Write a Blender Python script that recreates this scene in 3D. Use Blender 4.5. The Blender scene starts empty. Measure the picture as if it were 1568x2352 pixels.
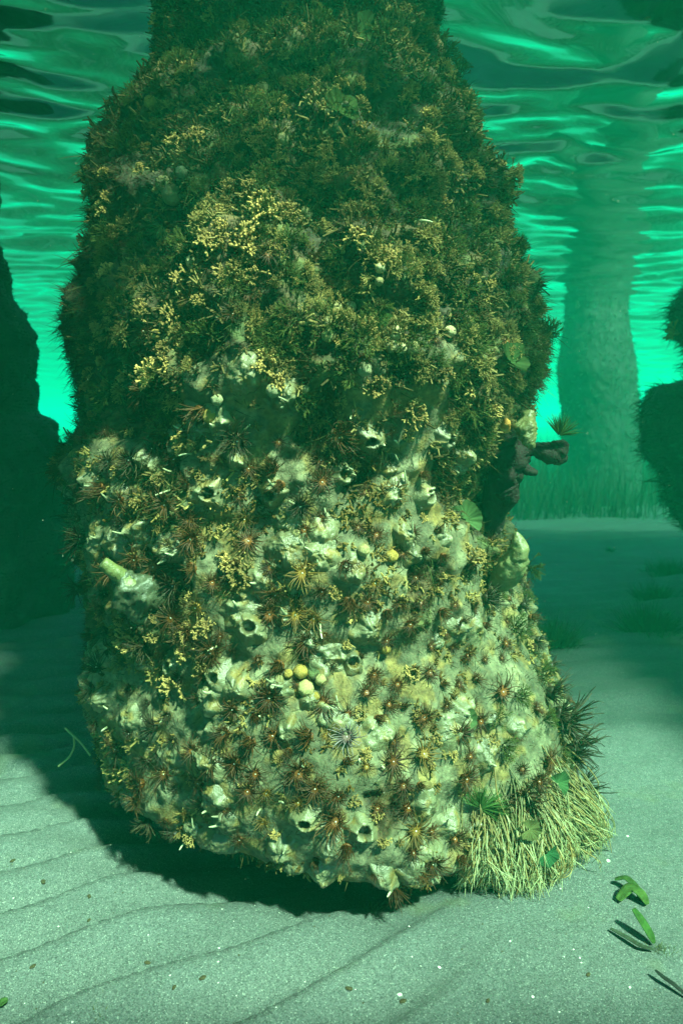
# A pier pile overgrown with sponges, anemones and algae, seen under water
HAZE_D, HAZE_G = .155, .40
HAZE_C = (.012, .38, .205)
HAZE_A = (0, 1, .76)
SUN_E, WORLD_S, EXPO = 5, .15, 2.25
# unseen deck, its one opening shaped to send sun onto the main pile; (x0, x1, y0, y1, light-softening edge) of its boarded fields
DECKS = ((-22, 22, -8, -.57, 0), (-22, .38, -.57, .38, 0), (2.08, 22, -.57, .38, 0), (-22, 22, .38, 3.5, 1))
import bpy, math, random
import numpy as np
from mathutils import Vector, Matrix

# ---------------------------------------------------------------- camera, world, sun, exposure
S = bpy.context.scene
COL = S.collection
CAM_H, PITCH, FPX = 0.81, math.radians(8.0), 1532.7     # reading frame 1568 x 2352
cam_d = bpy.data.cameras.new('camera')
cam = bpy.data.objects.new('camera', cam_d); COL.objects.link(cam)
cam_d.sensor_fit = 'VERTICAL'; cam_d.sensor_height = 36.0
cam_d.lens = 36.0 * FPX / 2352.0
cam_d.clip_start = 0.02; cam_d.clip_end = 500
cam.location = (0, 0, CAM_H)
cam.rotation_euler = (math.pi / 2 - PITCH, 0, 0)
cam_d.dof.use_dof = True; cam_d.dof.focus_distance = 1.14; cam_d.dof.aperture_fstop = 4.8
S.camera = cam

SUN_EL, SUN_AZ = math.radians(54), math.radians(42)     # azimuth: from behind the camera towards its right
sdir = Vector((math.sin(SUN_AZ) * math.cos(SUN_EL), -math.cos(SUN_AZ) * math.cos(SUN_EL), math.sin(SUN_EL)))
sun_d = bpy.data.lights.new('sun', 'SUN'); sun_d.energy = SUN_E; sun_d.angle = math.radians(3.0)   # spread by the rippled surface
sun_d.color = (1.0, 0.93, 0.66)
sun = bpy.data.objects.new('sun', sun_d); COL.objects.link(sun)
sun.rotation_euler = sdir.to_track_quat('Z', 'Y').to_euler()
sun.location = (3, -3, 6)

W = bpy.data.worlds.new('World'); S.world = W; W.use_nodes = True
wn = W.node_tree; wn.nodes.clear()
wo = wn.nodes.new('ShaderNodeOutputWorld'); wb = wn.nodes.new('ShaderNodeBackground')
sk = wn.nodes.new('ShaderNodeTexSky'); sk.sky_type = 'NISHITA'; sk.sun_disc = False
sk.sun_elevation = SUN_EL; sk.sun_rotation = math.atan2(sdir.x, sdir.y)
wn.links.new(sk.outputs[0], wb.inputs[0]); wb.inputs[1].default_value = WORLD_S
wn.links.new(wb.outputs[0], wo.inputs[0])

S.view_settings.view_transform = 'Standard'; S.view_settings.look = 'None'
S.view_settings.gamma = 1.0; S.view_settings.exposure = EXPO
cy = S.cycles
cy.use_denoising = True
cy.max_bounces = 8; cy.diffuse_bounces = 2; cy.glossy_bounces = 3; cy.transmission_bounces = 3
cy.volume_bounces = 2; cy.transparent_max_bounces = 12
cy.sample_clamp_indirect = 4.0
cy.use_fast_gi = False

# ---------------------------------------------------------------- helpers
rng = np.random.default_rng(7)
random.seed(7)

def pray(px, py):
    z = -(py - 1176.0) / FPX
    return Vector(((px - 784.0) / FPX, math.cos(PITCH) + z * math.sin(PITCH), z * math.cos(PITCH) - math.sin(PITCH)))

def on_plane_y(px, py, Y):
    d = pray(px, py); t = Y / d.y
    return d.x * t, CAM_H + d.z * t

def on_floor(px, py, h=0.0):
    d = pray(px, py); t = (h - CAM_H) / d.z
    return Vector((d.x * t, d.y * t, h))

_perm = np.random.default_rng(3).permutation(256).astype(np.int64)
_perm = np.concatenate([_perm, _perm, _perm])
_grad = np.random.default_rng(4).normal(size=(256, 3)); _grad /= np.linalg.norm(_grad, axis=1)[:, None]

def perlin(x, y, z=None):
    x = np.asarray(x, float); y = np.asarray(y, float)
    z = np.zeros_like(x) + 0.37 if z is None else np.asarray(z, float)
    xi = np.floor(x).astype(np.int64); yi = np.floor(y).astype(np.int64); zi = np.floor(z).astype(np.int64)
    xf, yf, zf = x - xi, y - yi, z - zi
    f = lambda t: t * t * t * (t * (t * 6 - 15) + 10)
    u, v, w = f(xf), f(yf), f(zf)
    out = 0
    for dx in (0, 1):
        for dy in (0, 1):
            for dz in (0, 1):
                h = _perm[(_perm[(_perm[(xi + dx) & 255] + yi + dy) & 255] + zi + dz) & 255]
                g = _grad[h]
                d = g[..., 0] * (xf - dx) + g[..., 1] * (yf - dy) + g[..., 2] * (zf - dz)
                out = out + d * (u if dx else 1 - u) * (v if dy else 1 - v) * (w if dz else 1 - w)
    return out * 1.6

def fbm(x, y, z, oct=4, gain=0.5):
    a, s, t = 1.0, 1.0, 0
    for i in range(oct):
        t = t + a * perlin(x * s + 17 * i, y * s - 9 * i, z * s + 5 * i); s *= 2.03; a *= gain
    return t

def worley(x, y, z):
    """distance to the nearest of one random point per unit cell"""
    xi, yi, zi_ = (np.floor(v).astype(np.int64) for v in (x, y, z)); best = np.full(np.shape(x), 9.0)
    for dx in (-1, 0, 1):
        for dy in (-1, 0, 1):
            for dz in (-1, 0, 1):
                h = _perm[(_perm[(_perm[(xi + dx) & 255] + yi + dy) & 255] + zi_ + dz) & 255]; g = _grad[h] * .45 + .5
                d = (xi + dx + g[..., 0] - x) ** 2 + (yi + dy + g[..., 1] - y) ** 2 + (zi_ + dz + g[..., 2] - z) ** 2
                best = np.minimum(best, d)
    return np.sqrt(best)

def sstep(a, b, x):
    t = np.clip((x - a) / (b - a), 0, 1); return t * t * (3 - 2 * t)

def raw_mesh(name, verts, faces, mat=None, smooth=True, col=None):
    """verts (n,3); faces (m,k) array (k = 3 or 4), or a list of such arrays"""
    me = bpy.data.meshes.new(name)
    verts = np.asarray(verts, np.float32)
    fl = faces if isinstance(faces, list) else [faces]
    fl = [np.asarray(f, np.int32) for f in fl if len(f)]
    nl = sum(f.size for f in fl); nf = sum(len(f) for f in fl)
    me.vertices.add(len(verts)); me.vertices.foreach_set('co', verts.ravel())
    me.loops.add(nl); me.loops.foreach_set('vertex_index', np.concatenate([f.ravel() for f in fl]))
    me.polygons.add(nf)
    starts = []; o = 0
    for f in fl:
        k = f.shape[1]; starts.append(o + np.arange(len(f)) * k); o += f.size
    me.polygons.foreach_set('loop_start', np.concatenate(starts).astype(np.int32))
    me.update(calc_edges=True); me.validate()
    me.polygons.foreach_set('use_smooth', np.full(len(me.polygons), smooth))
    if col is not None:
        a = me.color_attributes.new('Col', 'FLOAT_COLOR', 'POINT')
        c = np.ones((len(verts), 4), np.float32); c[:, :3] = np.clip(col, 0, 1)
        a.data.foreach_set('color', c.ravel())
    if mat is not None: me.materials.append(mat)
    return me

def tag(o, label=None, cat=None, group=None, kind=None):
    if label: o['label'] = label
    if cat: o['category'] = cat
    if group: o['group'] = group
    if kind: o['kind'] = kind
    return o

def link(name, me, parent=None):
    o = bpy.data.objects.new(name, me); COL.objects.link(o)
    if parent is not None: o.parent = parent
    return o

def grid_faces(nu, nv, wrap=False):
    """vertex index = j*nu + i ; wrap joins i = nu-1 to 0"""
    i = np.arange(nu if wrap else nu - 1); j = np.arange(nv - 1)
    I, J = np.meshgrid(i, j); I2 = (I + 1) % nu
    return np.stack([J * nu + I, J * nu + I2, (J + 1) * nu + I2, (J + 1) * nu + I], -1).reshape(-1, 4)

def mat(name, base=(.5, .5, .5), rough=.8, spec=.3, attr=True, var=.25, vscale=60., bump=.3, bscale=200., sss=0., orand=0.):
    m = bpy.data.materials.new(name); m.use_nodes = True
    nt = m.node_tree; N = nt.nodes; L = nt.links
    b = N['Principled BSDF']; b.inputs['Roughness'].default_value = rough
    b.inputs['Specular IOR Level'].default_value = spec
    tc = N.new('ShaderNodeTexCoord')
    n1 = N.new('ShaderNodeTexNoise'); n1.inputs['Scale'].default_value = vscale; n1.inputs['Detail'].default_value = 4
    L.new(tc.outputs['Object'], n1.inputs['Vector'])
    mr = N.new('ShaderNodeMapRange'); mr.inputs[1].default_value = .25; mr.inputs[2].default_value = .75
    mr.inputs[3].default_value = 1 - var; mr.inputs[4].default_value = 1 + var
    L.new(n1.outputs[0], mr.inputs[0])
    mx = N.new('ShaderNodeMix'); mx.data_type = 'RGBA'; mx.blend_type = 'MULTIPLY'; mx.inputs[0].default_value = 1
    if attr:
        at = N.new('ShaderNodeAttribute'); at.attribute_name = 'Col'; L.new(at.outputs['Color'], mx.inputs[6])
    else: mx.inputs[6].default_value = (*base, 1)
    oi = N.new('ShaderNodeObjectInfo'); mo = N.new('ShaderNodeMapRange'); mo.inputs[3].default_value = 1 - orand; mo.inputs[4].default_value = 1 + orand
    L.new(oi.outputs['Random'], mo.inputs[0]); mm = N.new('ShaderNodeMath'); mm.operation = 'MULTIPLY'
    L.new(mr.outputs[0], mm.inputs[0]); L.new(mo.outputs[0], mm.inputs[1]); mr = mm
    L.new(mr.outputs[0], mx.inputs[7]); L.new(mx.outputs[2], b.inputs['Base Color'])
    if bump:
        n2 = N.new('ShaderNodeTexNoise'); n2.inputs['Scale'].default_value = bscale; n2.inputs['Detail'].default_value = 3
        L.new(tc.outputs['Object'], n2.inputs['Vector'])
        bp = N.new('ShaderNodeBump'); bp.inputs['Strength'].default_value = bump; bp.inputs['Distance'].default_value = .5 / bscale
        L.new(n2.outputs[0], bp.inputs['Height']); L.new(bp.outputs[0], b.inputs['Normal'])
    if sss:
        b.inputs['Subsurface Weight'].default_value = sss; b.inputs['Subsurface Radius'].default_value = (.01, .012, .008)
        b.inputs['Subsurface Scale'].default_value = .5
    return m

def graded(a, b, fine, growth, c=0.0):
    """coordinates from a to b, spacing `fine` round c growing with the distance from it"""
    out = [c]; s = fine
    while out[-1] < b: out.append(out[-1] + max(fine, abs(out[-1] - c) * growth))
    neg = [c]
    while neg[-1] > a: neg.append(neg[-1] - max(fine, abs(neg[-1] - c) * growth))
    return np.array(neg[:0:-1] + out)

# ---------------------------------------------------------------- seabed
def sand_h(x, y):
    x = np.asarray(x, float); y = np.asarray(y, float)
    wx = x + .10 * perlin(x * 1.1, y * 1.1) ; wy = y + .10 * perlin(x * 1.2 + 9, y * 1.3)
    # near ripples, running up to the right, fading out on the right hand side
    s = (-.55 * wx + .83 * wy) / .122
    s = s + .55 * perlin(x * 2.1 + 4, y * 2.1) - .05
    f = s - np.floor(s)
    prof = np.where(f < .88, f / .88, (1 - f) / .12)
    amp = .026 * (1 - sstep(-.25, .30, x + .12 * perlin(x * 3, y * 3 + 5))) * (1 - sstep(1.4, 2.2, y))
    h = amp * (prof * prof * (3 - 2 * prof) - .5)
    # middle ripples, broad, then short ones far away
    s2 = (-.38 * wx + .92 * wy) / .36 + .7 * perlin(x * .7, y * .8 + 3)
    f2 = s2 - np.floor(s2); p2 = np.where(f2 < .8, f2 / .8, (1 - f2) / .2)
    h = h + .020 * sstep(1.35, 2.0, y) * (1 - sstep(6, 12, y)) * (p2 - .5)
    s3 = (-.1 * wx + wy) / .13 + .8 * perlin(x * 1.2, y * .9)
    h = h + .010 * sstep(1.7, 2.6, y + 1.0 * (x < 0)) * (1 - sstep(9, 14, y)) * np.sin(s3 * 2 * np.pi)
    h = h + .02 * perlin(x * .9, y * .9 + 2) + .006 * perlin(x * 4, y * 4) + .0025 * perlin(x * 17, y * 17)
    # scour round the pile
    r = np.hypot(x + .05, (y - 1.50))
    h = h - .045 * (1 - sstep(.38, .60, r)) + .004
    return h

gx = graded(-45, 45, .010, .014, 0.1); gy = graded(-6, 60, .010, .014, 1.0)
X, Y = np.meshgrid(gx, gy)
Z = sand_h(X, Y)
ms = bpy.data.materials.new('sand'); ms.use_nodes = True
nt = ms.node_tree; N = nt.nodes; L = nt.links
b = N['Principled BSDF']; b.inputs['Roughness'].default_value = .75; b.inputs['Specular IOR Level'].default_value = .35
tc = N.new('ShaderNodeTexCoord')
def tnoise(sc, det=2, vec=None):
    n = N.new('ShaderNodeTexNoise'); n.inputs['Scale'].default_value = sc; n.inputs['Detail'].default_value = det
    L.new((vec or tc.outputs['Object']), n.inputs['Vector']); return n.outputs[0]
def ramp(src, stops):
    r = N.new('ShaderNodeValToRGB'); e = r.color_ramp.elements
    while len(e) < len(stops): e.new(.5)
    for k, (p, c) in enumerate(stops): e[k].position = p; e[k].color = (*c, 1)
    L.new(src, r.inputs[0]); return r.outputs[0]
def mixc(a, bb, fac, mode='MIX'):
    m = N.new('ShaderNodeMix'); m.data_type = 'RGBA'; m.blend_type = mode
    for s, v in ((6, a), (7, bb)):
        if hasattr(v, 'links'): L.new(v, m.inputs[s])
        else: m.inputs[s].default_value = (*v, 1)
    if hasattr(fac, 'links'): L.new(fac, m.inputs[0])
    else: m.inputs[0].default_value = fac
    return m.outputs[2]
vor = N.new('ShaderNodeTexVoronoi'); vor.inputs['Scale'].default_value = 700; L.new(tc.outputs['Object'], vor.inputs['Vector'])
sepv = N.new('ShaderNodeSeparateColor'); L.new(vor.outputs['Color'], sepv.inputs[0])
grain = ramp(sepv.outputs[0], [(0, (.036, .044, .042)), (.22, (.065, .076, .072)), (.72, (.102, .118, .112)), (.95, (.135, .15, .135)), (1, (.25, .27, .24))])
patch = ramp(tnoise(2.2, 5), [(.32, (.80, .82, .80)), (.68, (1.12, 1.1, 1.06))])
c1 = mixc(grain, patch, 1.0, 'MULTIPLY')
film = ramp(tnoise(5.5, 4), [(.60, (0, 0, 0)), (.76, (.55, .55, .55))])
c2 = mixc(c1, (.13, .15, .06), film)
# bed colour painted darker with distance, toning down strong light on the far sand
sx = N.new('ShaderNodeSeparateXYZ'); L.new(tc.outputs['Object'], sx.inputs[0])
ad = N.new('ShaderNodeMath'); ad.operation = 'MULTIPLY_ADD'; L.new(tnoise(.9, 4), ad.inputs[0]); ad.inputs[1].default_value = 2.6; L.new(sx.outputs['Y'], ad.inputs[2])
far_dim = N.new('ShaderNodeMapRange'); far_dim.inputs[1].default_value = 4.3; far_dim.inputs[2].default_value = 6.0; far_dim.inputs[3].default_value = 0; far_dim.inputs[4].default_value = .93
L.new(ad.outputs[0], far_dim.inputs[0])
c3 = mixc(c2, (.013, .018, .013), far_dim.outputs[0])
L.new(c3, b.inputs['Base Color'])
bp = N.new('ShaderNodeBump'); bp.inputs['Strength'].default_value = .8; bp.inputs['Distance'].default_value = .0016
L.new(sepv.outputs[1], bp.inputs['Height'])
bp2 = N.new('ShaderNodeBump'); bp2.inputs['Strength'].default_value = .6; bp2.inputs['Distance'].default_value = .006
L.new(tnoise(45, 5), bp2.inputs['Height']); L.new(bp.outputs[0], bp2.inputs['Normal']); L.new(bp2.outputs[0], b.inputs['Normal'])
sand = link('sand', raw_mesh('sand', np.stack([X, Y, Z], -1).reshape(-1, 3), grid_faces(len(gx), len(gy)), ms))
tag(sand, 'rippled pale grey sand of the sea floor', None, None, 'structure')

# ---------------------------------------------------------------- water surface seen from below
WATER_Z = 1.81
wxg = graded(-45, 45, .045, .016, 0.0); wyg = graded(-6, 60, .035, .012, 2.0)
X, Y = np.meshgrid(wxg, wyg)
q = Y + .35 * perlin(X * .6, Y * .5) + .10 * perlin(X * 1.9, Y * 1.5 + 7)
xq = X + .5 * perlin(X * .4 + 3, Y * .9)
Zw = (.022 * perlin(xq * 1.0, q * 1.9, 1.3 + 0 * X) + .019 * perlin(xq * 2.1 + 5, q * 4.6, 4.1 + 0 * X)
      + .0125 * perlin(xq * 4.3, q * 9.0 + 3, 2.2 + 0 * X) + .0045 * perlin(xq * 10, q * 17 + 3, 6.2 + 0 * X))
mw = bpy.data.materials.new('water_surface'); mw.use_nodes = True
nt = mw.node_tree; N = nt.nodes; L = nt.links; N.clear()
out = N.new('ShaderNodeOutputMaterial'); fr = N.new('ShaderNodeFresnel'); fr.inputs['IOR'].default_value = 1.33
tr = N.new('ShaderNodeBsdfTransparent'); tr.inputs[0].default_value = (.80, 1.0, .90, 1)
gl = N.new('ShaderNodeBsdfGlossy'); gl.inputs['Roughness'].default_value = .05; gl.inputs['Color'].default_value = (.88, .95, .92, 1)
mxs = N.new('ShaderNodeMixShader')
L.new(fr.outputs[0], mxs.inputs[0]); L.new(tr.outputs[0], mxs.inputs[1]); L.new(gl.outputs[0], mxs.inputs[2]); L.new(mxs.outputs[0], out.inputs[0])
water = link('water', raw_mesh('water', np.stack([X, Y, WATER_Z + Zw], -1).reshape(-1, 3), grid_faces(len(wxg), len(wyg)), mw))
tag(water, 'rippling underside of the green sea surface', None, None, 'structure')
# ---------------------------------------------------------------- pier deck overhead, unseen, laid out to block and shape the sunlight
md = mat('weathered_timber', (.10, .085, .065), attr=False, vscale=8, bump=.4, bscale=60)
def box_arrays(x0, x1, y0, y1, z0, z1):
    v = np.array([(x, y, z) for z in (z0, z1) for y in (y0, y1) for x in (x0, x1)], float)
    f = np.array([(0, 2, 3, 1), (4, 5, 7, 6), (0, 1, 5, 4), (2, 6, 7, 3), (0, 4, 6, 2), (1, 3, 7, 5)])
    return v, f
def join_arrays(lst):
    vs, fs, o = [], [], 0
    for v, f in lst: vs.append(v); fs.append(f + o); o += len(v)
    return np.concatenate(vs), np.concatenate(fs)
deck = bpy.data.objects.new('shading_pier_deck', None); COL.objects.link(deck); deck.location = (0, 3, 2.45)
tag(deck, 'unseen timber pier deck shaped to shade the water and let sun onto the pile', 'pier deck')
for DX0, DX1, DY0, DY1, loose in DECKS:
    bl = []
    yy = DY0
    while yy < DY1:
        e_ = min(yy - DY0, DY1 - yy) if loose else 9
        wd = .142 if e_ > .75 else .05 + .12 * e_  # boards thin out towards the edge so the sunlight fades gradually
        bl.append(box_arrays(DX0, DX1, yy - 3, min(yy + wd, DY1) - 3, .0, .05)); yy += .145
    v, f = join_arrays(bl)
    link('decking', raw_mesh('decking', v, f, md, False), deck)
    for xb in [q_ for q_ in (-6.0, -1.9, 2.2, 6.4) if DX0 < q_ < DX1]:
        v, f = box_arrays(xb - .1, xb + .1, DY0 - 3, DY1 - 3, -.24, -.003)
        link('beam', raw_mesh('beam', v, f, md, False), deck)

# ---------------------------------------------------------------- piles
CX_Y = 1.50          # the main pile's axis distance
LEFT = [(0,345),(100,338),(148,332),(160,303),(200,274),(300,240),(400,222),(450,216),(520,214),(560,216),(620,188),(700,158),(800,155),(850,168),(900,172),(960,185),(1000,175),(1050,145),(1100,152),(1150,165),(1230,155),(1300,190),(1400,210),(1500,205),(1600,200),(1700,205),(1760,225),(1810,262),(1850,300)]
RIGHT = [(0,1005),(100,1028),(150,1045),(200,1078),(300,1108),(400,1158),(450,1182),(520,1180),(560,1208),(620,1242),(700,1250),(800,1250),(850,1250),(900,1225),(950,1195),(1000,1165),(1050,1135),(1100,1122),(1150,1122),(1200,1150),(1250,1190),(1300,1195),(1400,1212),(1450,1232),(1500,1262),(1600,1298),(1700,1325),(1760,1330),(1810,1330),(1850,1325)]
def outline(tab):
    xs, zs = [], []
    for py, px in tab:
        x, z = on_plane_y(px, py, 1.34); xs.append(math.atan2(x, 1.34)); zs.append(z)
    o = np.argsort(zs); return np.array(zs)[o], np.array(xs)[o]
zl, al = outline(LEFT); zr, ar = outline(RIGHT)
def pile_profile(z):
    a0 = np.interp(z, zl, al); a1 = np.interp(z, zr, ar)
    mid = (a0 + a1) / 2; half = (a1 - a0) / 2
    return CX_Y * np.tan(mid), CX_Y / np.cos(mid) * np.sin(half)     # centre x, radius

NT, NZ = 1000, 560
th = np.arange(NT) / NT * 2 * np.pi
zz = np.linspace(-.12, 2.45, NZ) if False else np.concatenate([np.linspace(-.12, 1.95, NZ - 20), np.linspace(1.97, 2.44, 20)])
T, Zp = np.meshgrid(th, zz)
cx, R = pile_profile(Zp)
R = R - .022
# the underside of the growth turns in towards the pile; the left side is cut up higher
lip = .075 + .05 * sstep(.0, 1.0, -np.cos(T)) + .02 * np.sin(T * 3 + 1)
under = sstep(0, 1, np.clip((lip - Zp) / .13, 0, 1))
R = R - .14 * under
dx_, dy_ = np.cos(T), np.sin(T)
ex, ey, ez = cx + R * dx_, CX_Y + R * dy_, Zp
# patchy large lumps, ledges and hollows
big = fbm(ex * 3.2, ey * 3.2, ez * 3.0, 3)
lump = fbm(ex * 10, ey * 10, ez * 10 + 3, 3)
fine = fbm(ex * 42, ey * 42, ez * 42, 3, .6)
ridge = 1 - np.abs(perlin(ex * 17 + 3, ey * 17, ez * 17)) * 2
# sponge cover: mostly the lower half of the lit front, with a patch higher up
spz = sstep(.88, .58, Zp) * .66 + .10 - .35 * sstep(.88, .98, Zp)
spx = ex - cx
spz = spz + .22 * perlin(ex * 5 + 9, ey * 5, ez * 3) * sstep(.5, .7, Zp)
spm = fbm(ex * 6 + 2, ey * 6, ez * 6 + 8, 3) * .55 + spz
spm = spm - .28 * sstep(.10, .34, np.abs(spx + .02 - .10)) * sstep(.25, .5, Zp) - .1
pt = np.exp(-(((ex + .145) / .12) ** 2 + ((ez - .865) / .07) ** 2)); spm = spm + .75 * pt
SPM = sstep(.25, .37, spm)
disp = .034 * big + (.028 * (1 - SPM * .55)) * lump + (.0085 * (1 - .75 * SPM)) * fine + .006 * ridge * (1 - SPM) + .010 * SPM
# the crevice right of the middle and the dark overhang under the upper growth
cre = np.exp(-(((ex + .01 + (ez - 1.03) * .35) / .035) ** 2)) * sstep(.92, 1.0, ez) * sstep(1.20, 1.12, ez)
disp = disp - .05 * cre
front = ey < CX_Y + .1
cone = np.zeros_like(ex); wl = worley(ex[front] * 24, ey[front] * 24, ez[front] * 24); cone[front] = np.exp(-(wl / .24) ** 1.5) * sstep(-.3, .5, perlin(ex[front] * 8, ey[front] * 8, ez[front] * 8 + 50))
disp = disp + .015 * cone * SPM + .030 * pt
disp = disp * sstep(-.1, .05, Zp)
Rr = R + disp
PX, PY, PZ = cx + Rr * dx_, CX_Y + Rr * dy_, Zp + .004 * lump
P = np.stack([PX, PY, PZ], -1)
dTh = np.roll(P, -1, 1) - np.roll(P, 1, 1)
dZ = np.gradient(P, axis=0)
PN = np.cross(dTh, dZ); PN /= np.linalg.norm(PN, axis=-1)[..., None] + 1e-9
# crust colours
m1 = sstep(-.5, .5, fbm(ex * 9, ey * 9, ez * 9 + 20, 3))[..., None]
m2 = sstep(.05, .45, fbm(ex * 14 + 7, ey * 14, ez * 14, 3))[..., None]
m3 = sstep(-.2, .5, fine)[..., None]
turf = np.array([.022, .018, .008]) * (1 - m1) + np.array([.060, .040, .014]) * m1
turf = turf * (1 - .5 * m2) + np.array([.055, .085, .022]) * .5 * m2
turf = turf * (.7 + .9 * m3)
spc = np.array([.082, .080, .040]) * (1 - m1) + np.array([.145, .138, .074]) * m1
och = sstep(.02, .42, fbm(ex * 22, ey * 22, ez * 22 + 40, 3))[..., None]
spc = spc * (1 - .6 * och) + np.array([.20, .125, .025]) * .6 * och
spc = spc * (.75 + .45 * m3)
tp = (sstep(.55, .95, cone) * SPM)[..., None]; spc = spc * (1 - tp * .6) + np.array([.24, .24, .13]) * tp * .6
CC = turf * (1 - SPM[..., None]) + spc * SPM[..., None]
m_crust = mat('encrusted_growth', rough=.8, spec=.35, var=.45, vscale=130, bump=.9, bscale=260)
pile = bpy.data.objects.new('pier_pile', None); COL.objects.link(pile); pile.location = (0, CX_Y, 0)
tag(pile, 'thick pier pile in the middle covered from sand to surface in marine growth', 'pier pile')
crust = link('growth_crust', raw_mesh('growth_crust', P.reshape(-1, 3) - np.array([0, CX_Y, 0]), grid_faces(NT, NZ, True), m_crust, True, CC.reshape(-1, 3)), pile)

def noisy_pile(name, label, x, y, tab, ztop=2.44, n=260, nz=200, seed=0, amp=.03, dark=(.03, .04, .025)):
    """another pile: tab = list of (z, radius, centre shift)"""
    t = np.arange(n) / n * 2 * np.pi; z = np.linspace(-.15, ztop, nz); T2, Z2 = np.meshgrid(t, z)
    zt = np.array([a[0] for a in tab]); r = np.interp(Z2, zt, [a[1] for a in tab]); c = np.interp(Z2, zt, [a[2] for a in tab])
    ax, ay = r * np.cos(T2), r * np.sin(T2)
    d = amp * fbm(ax * 4 + seed, ay * 4, Z2 * 4, 4) + amp * .5 * fbm(ax * 16 + seed, ay * 16, Z2 * 16, 3)
    q = np.stack([c + (r + d) * np.cos(T2), (r + d) * np.sin(T2), Z2], -1)
    cc = np.array(dark) * (1 + .6 * fbm(ax * 7, ay * 7, Z2 * 7, 3))[..., None]
    root = bpy.data.objects.new(name, None); COL.objects.link(root); root.location = (x, y, 0)
    tag(root, label, 'pier pile')
    link('growth_crust', raw_mesh(name, q.reshape(-1, 3), grid_faces(n, nz, True), m_crust, True, cc.reshape(-1, 3)), root)
    return root, q.reshape(-1, 3)
def tab_from_px(rows, yd, x0, sh=0):
    o = []
    rows = [(a_, b_ + sh, c_ - sh) for a_, b_, c_ in rows]
    for py, l, r in rows:
        a, z = on_plane_y(l, py, yd); b_, _ = on_plane_y(r, py, yd); o.append((z, (b_ - a) / 2, (a + b_) / 2 - x0))
    return sorted(o)
# far pile on the right, left pile, and the lumpy pile cut by the right edge
tf = tab_from_px([(0,1300,1420),(600,1292,1418),(680,1300,1432),(760,1292,1445),(850,1278,1456),(930,1288,1464),(1050,1288,1468),(1150,1284,1470),(1250,1280,1474)], 6.35, 2.44, 4)
far_pile, far_pts = noisy_pile('pier_pile', 'hazy far pier pile standing in the bright green water behind the main pile', 2.44, 6.35, tf, seed=3, amp=.010, dark=(.010, .014, .009))
tl = tab_from_px([(0,-250,-20),(300,-250,-12),(540,-250,-8),(600,-250,8),(680,-260,30),(760,-270,68),(850,-270,85),(950,-270,90),(965,-270,120),(1010,-270,135),(1100,-280,150),(1250,-280,165),(1380,-270,172),(1440,-270,165)], 2.75, -.62, 12)
left_pile, left_pts = noisy_pile('pier_pile', 'dark shaggy pier pile beyond the sand on the shaded side', -.62 - .0, 2.75, tl, seed=11, amp=.034)
tr_ = tab_from_px([(0,1640,2000),(560,1640,2000),(650,1575,2000),(700,1540,2000),(760,1545,2000),(800,1590,2000),(870,1580,2000),(885,1500,2000),(930,1478,2000),(980,1475,2000),(1040,1484,2000),(1080,1512,2010),(1140,1520,2010),(1190,1545,2020),(1250,1600,2020),(1400,1640,2000),(1600,1640,2000)], 2.9, 1.75, 16)
right_pile, right_pts = noisy_pile('pier_pile', 'dark pier pile with a bulging lump, cut by the photo edge', 1.75, 2.9, tr_, seed=23, amp=.022)
# ---------------------------------------------------------------- picking points on the main pile
def project(p):
    p = np.asarray(p, float); q = p - np.array([0, 0, CAM_H])
    yc = q[..., 1] * math.cos(PITCH) - q[..., 2] * math.sin(PITCH)
    zc = q[..., 1] * math.sin(PITCH) + q[..., 2] * math.cos(PITCH)
    return 784 + FPX * q[..., 0] / yc, 1176 - FPX * zc / yc, yc
UPX, UPY, UD = project(P)
facing = (PN * (P - np.array([0, 0, CAM_H]))).sum(-1) < 0
BX = 4.0
zb = np.full((600, 400), 99.0); zi = np.full((600, 400), -1, np.int64)
ok = facing & (UPX > 0) & (UPX < 1599) & (UPY > 0) & (UPY < 2399)
idx = np.nonzero(ok.ravel())[0]
order = idx[np.argsort(-UD.ravel()[idx])]
bi = (UPY.ravel()[order] / BX).astype(int); bj = (UPX.ravel()[order] / BX).astype(int)
zi[bi, bj] = order; zb[bi, bj] = UD.ravel()[order]
PF, NF, CF = P.reshape(-1, 3), PN.reshape(-1, 3), SPM.ravel()
valid = np.argwhere(zi >= 0)
def pick(px, py):
    """index of the crust vertex seen at a reading-frame pixel (or the nearest one)"""
    i, j = int(py / BX), int(px / BX)
    if 0 <= i < 600 and 0 <= j < 400 and zi[i, j] >= 0: return int(zi[i, j])
    d = (valid[:, 0] - i) ** 2 + (valid[:, 1] - j) ** 2
    a, b_ = valid[d.argmin()]; return int(zi[a, b_])
# smoothed normals of the pile, for placing things
def smooth_n():
    n = PN.copy()
    for k in range(10):
        n = n + np.roll(n, 3, 1) + np.roll(n, -3, 1) + np.roll(n, 3, 0) + np.roll(n, -3, 0)
        n /= np.linalg.norm(n, axis=-1)[..., None] + 1e-9
    return n.reshape(-1, 3)
NS = smooth_n()
def surf(x, z):
    return None
def surf_at(pts):
    """project points on to the crust surface along the pile's radius; pts (n,3) -> (n,3)"""
    x, y, z = pts[:, 0], pts[:, 1], pts[:, 2]
    c, _ = pile_profile(z)
    t = np.arctan2(y - CX_Y, x - c) % (2 * np.pi)
    fi = t / (2 * np.pi) * NT; i0 = np.floor(fi).astype(int) % NT; i1 = (i0 + 1) % NT; a = (fi - np.floor(fi))[:, None]
    fj = np.interp(z, zz, np.arange(NZ)); j0 = np.clip(np.floor(fj).astype(int), 0, NZ - 2); b_ = (fj - j0)[:, None]
    return (P[j0, i0] * (1 - a) + P[j0, i1] * a) * (1 - b_) + (P[j0 + 1, i0] * (1 - a) + P[j0 + 1, i1] * a) * b_

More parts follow.
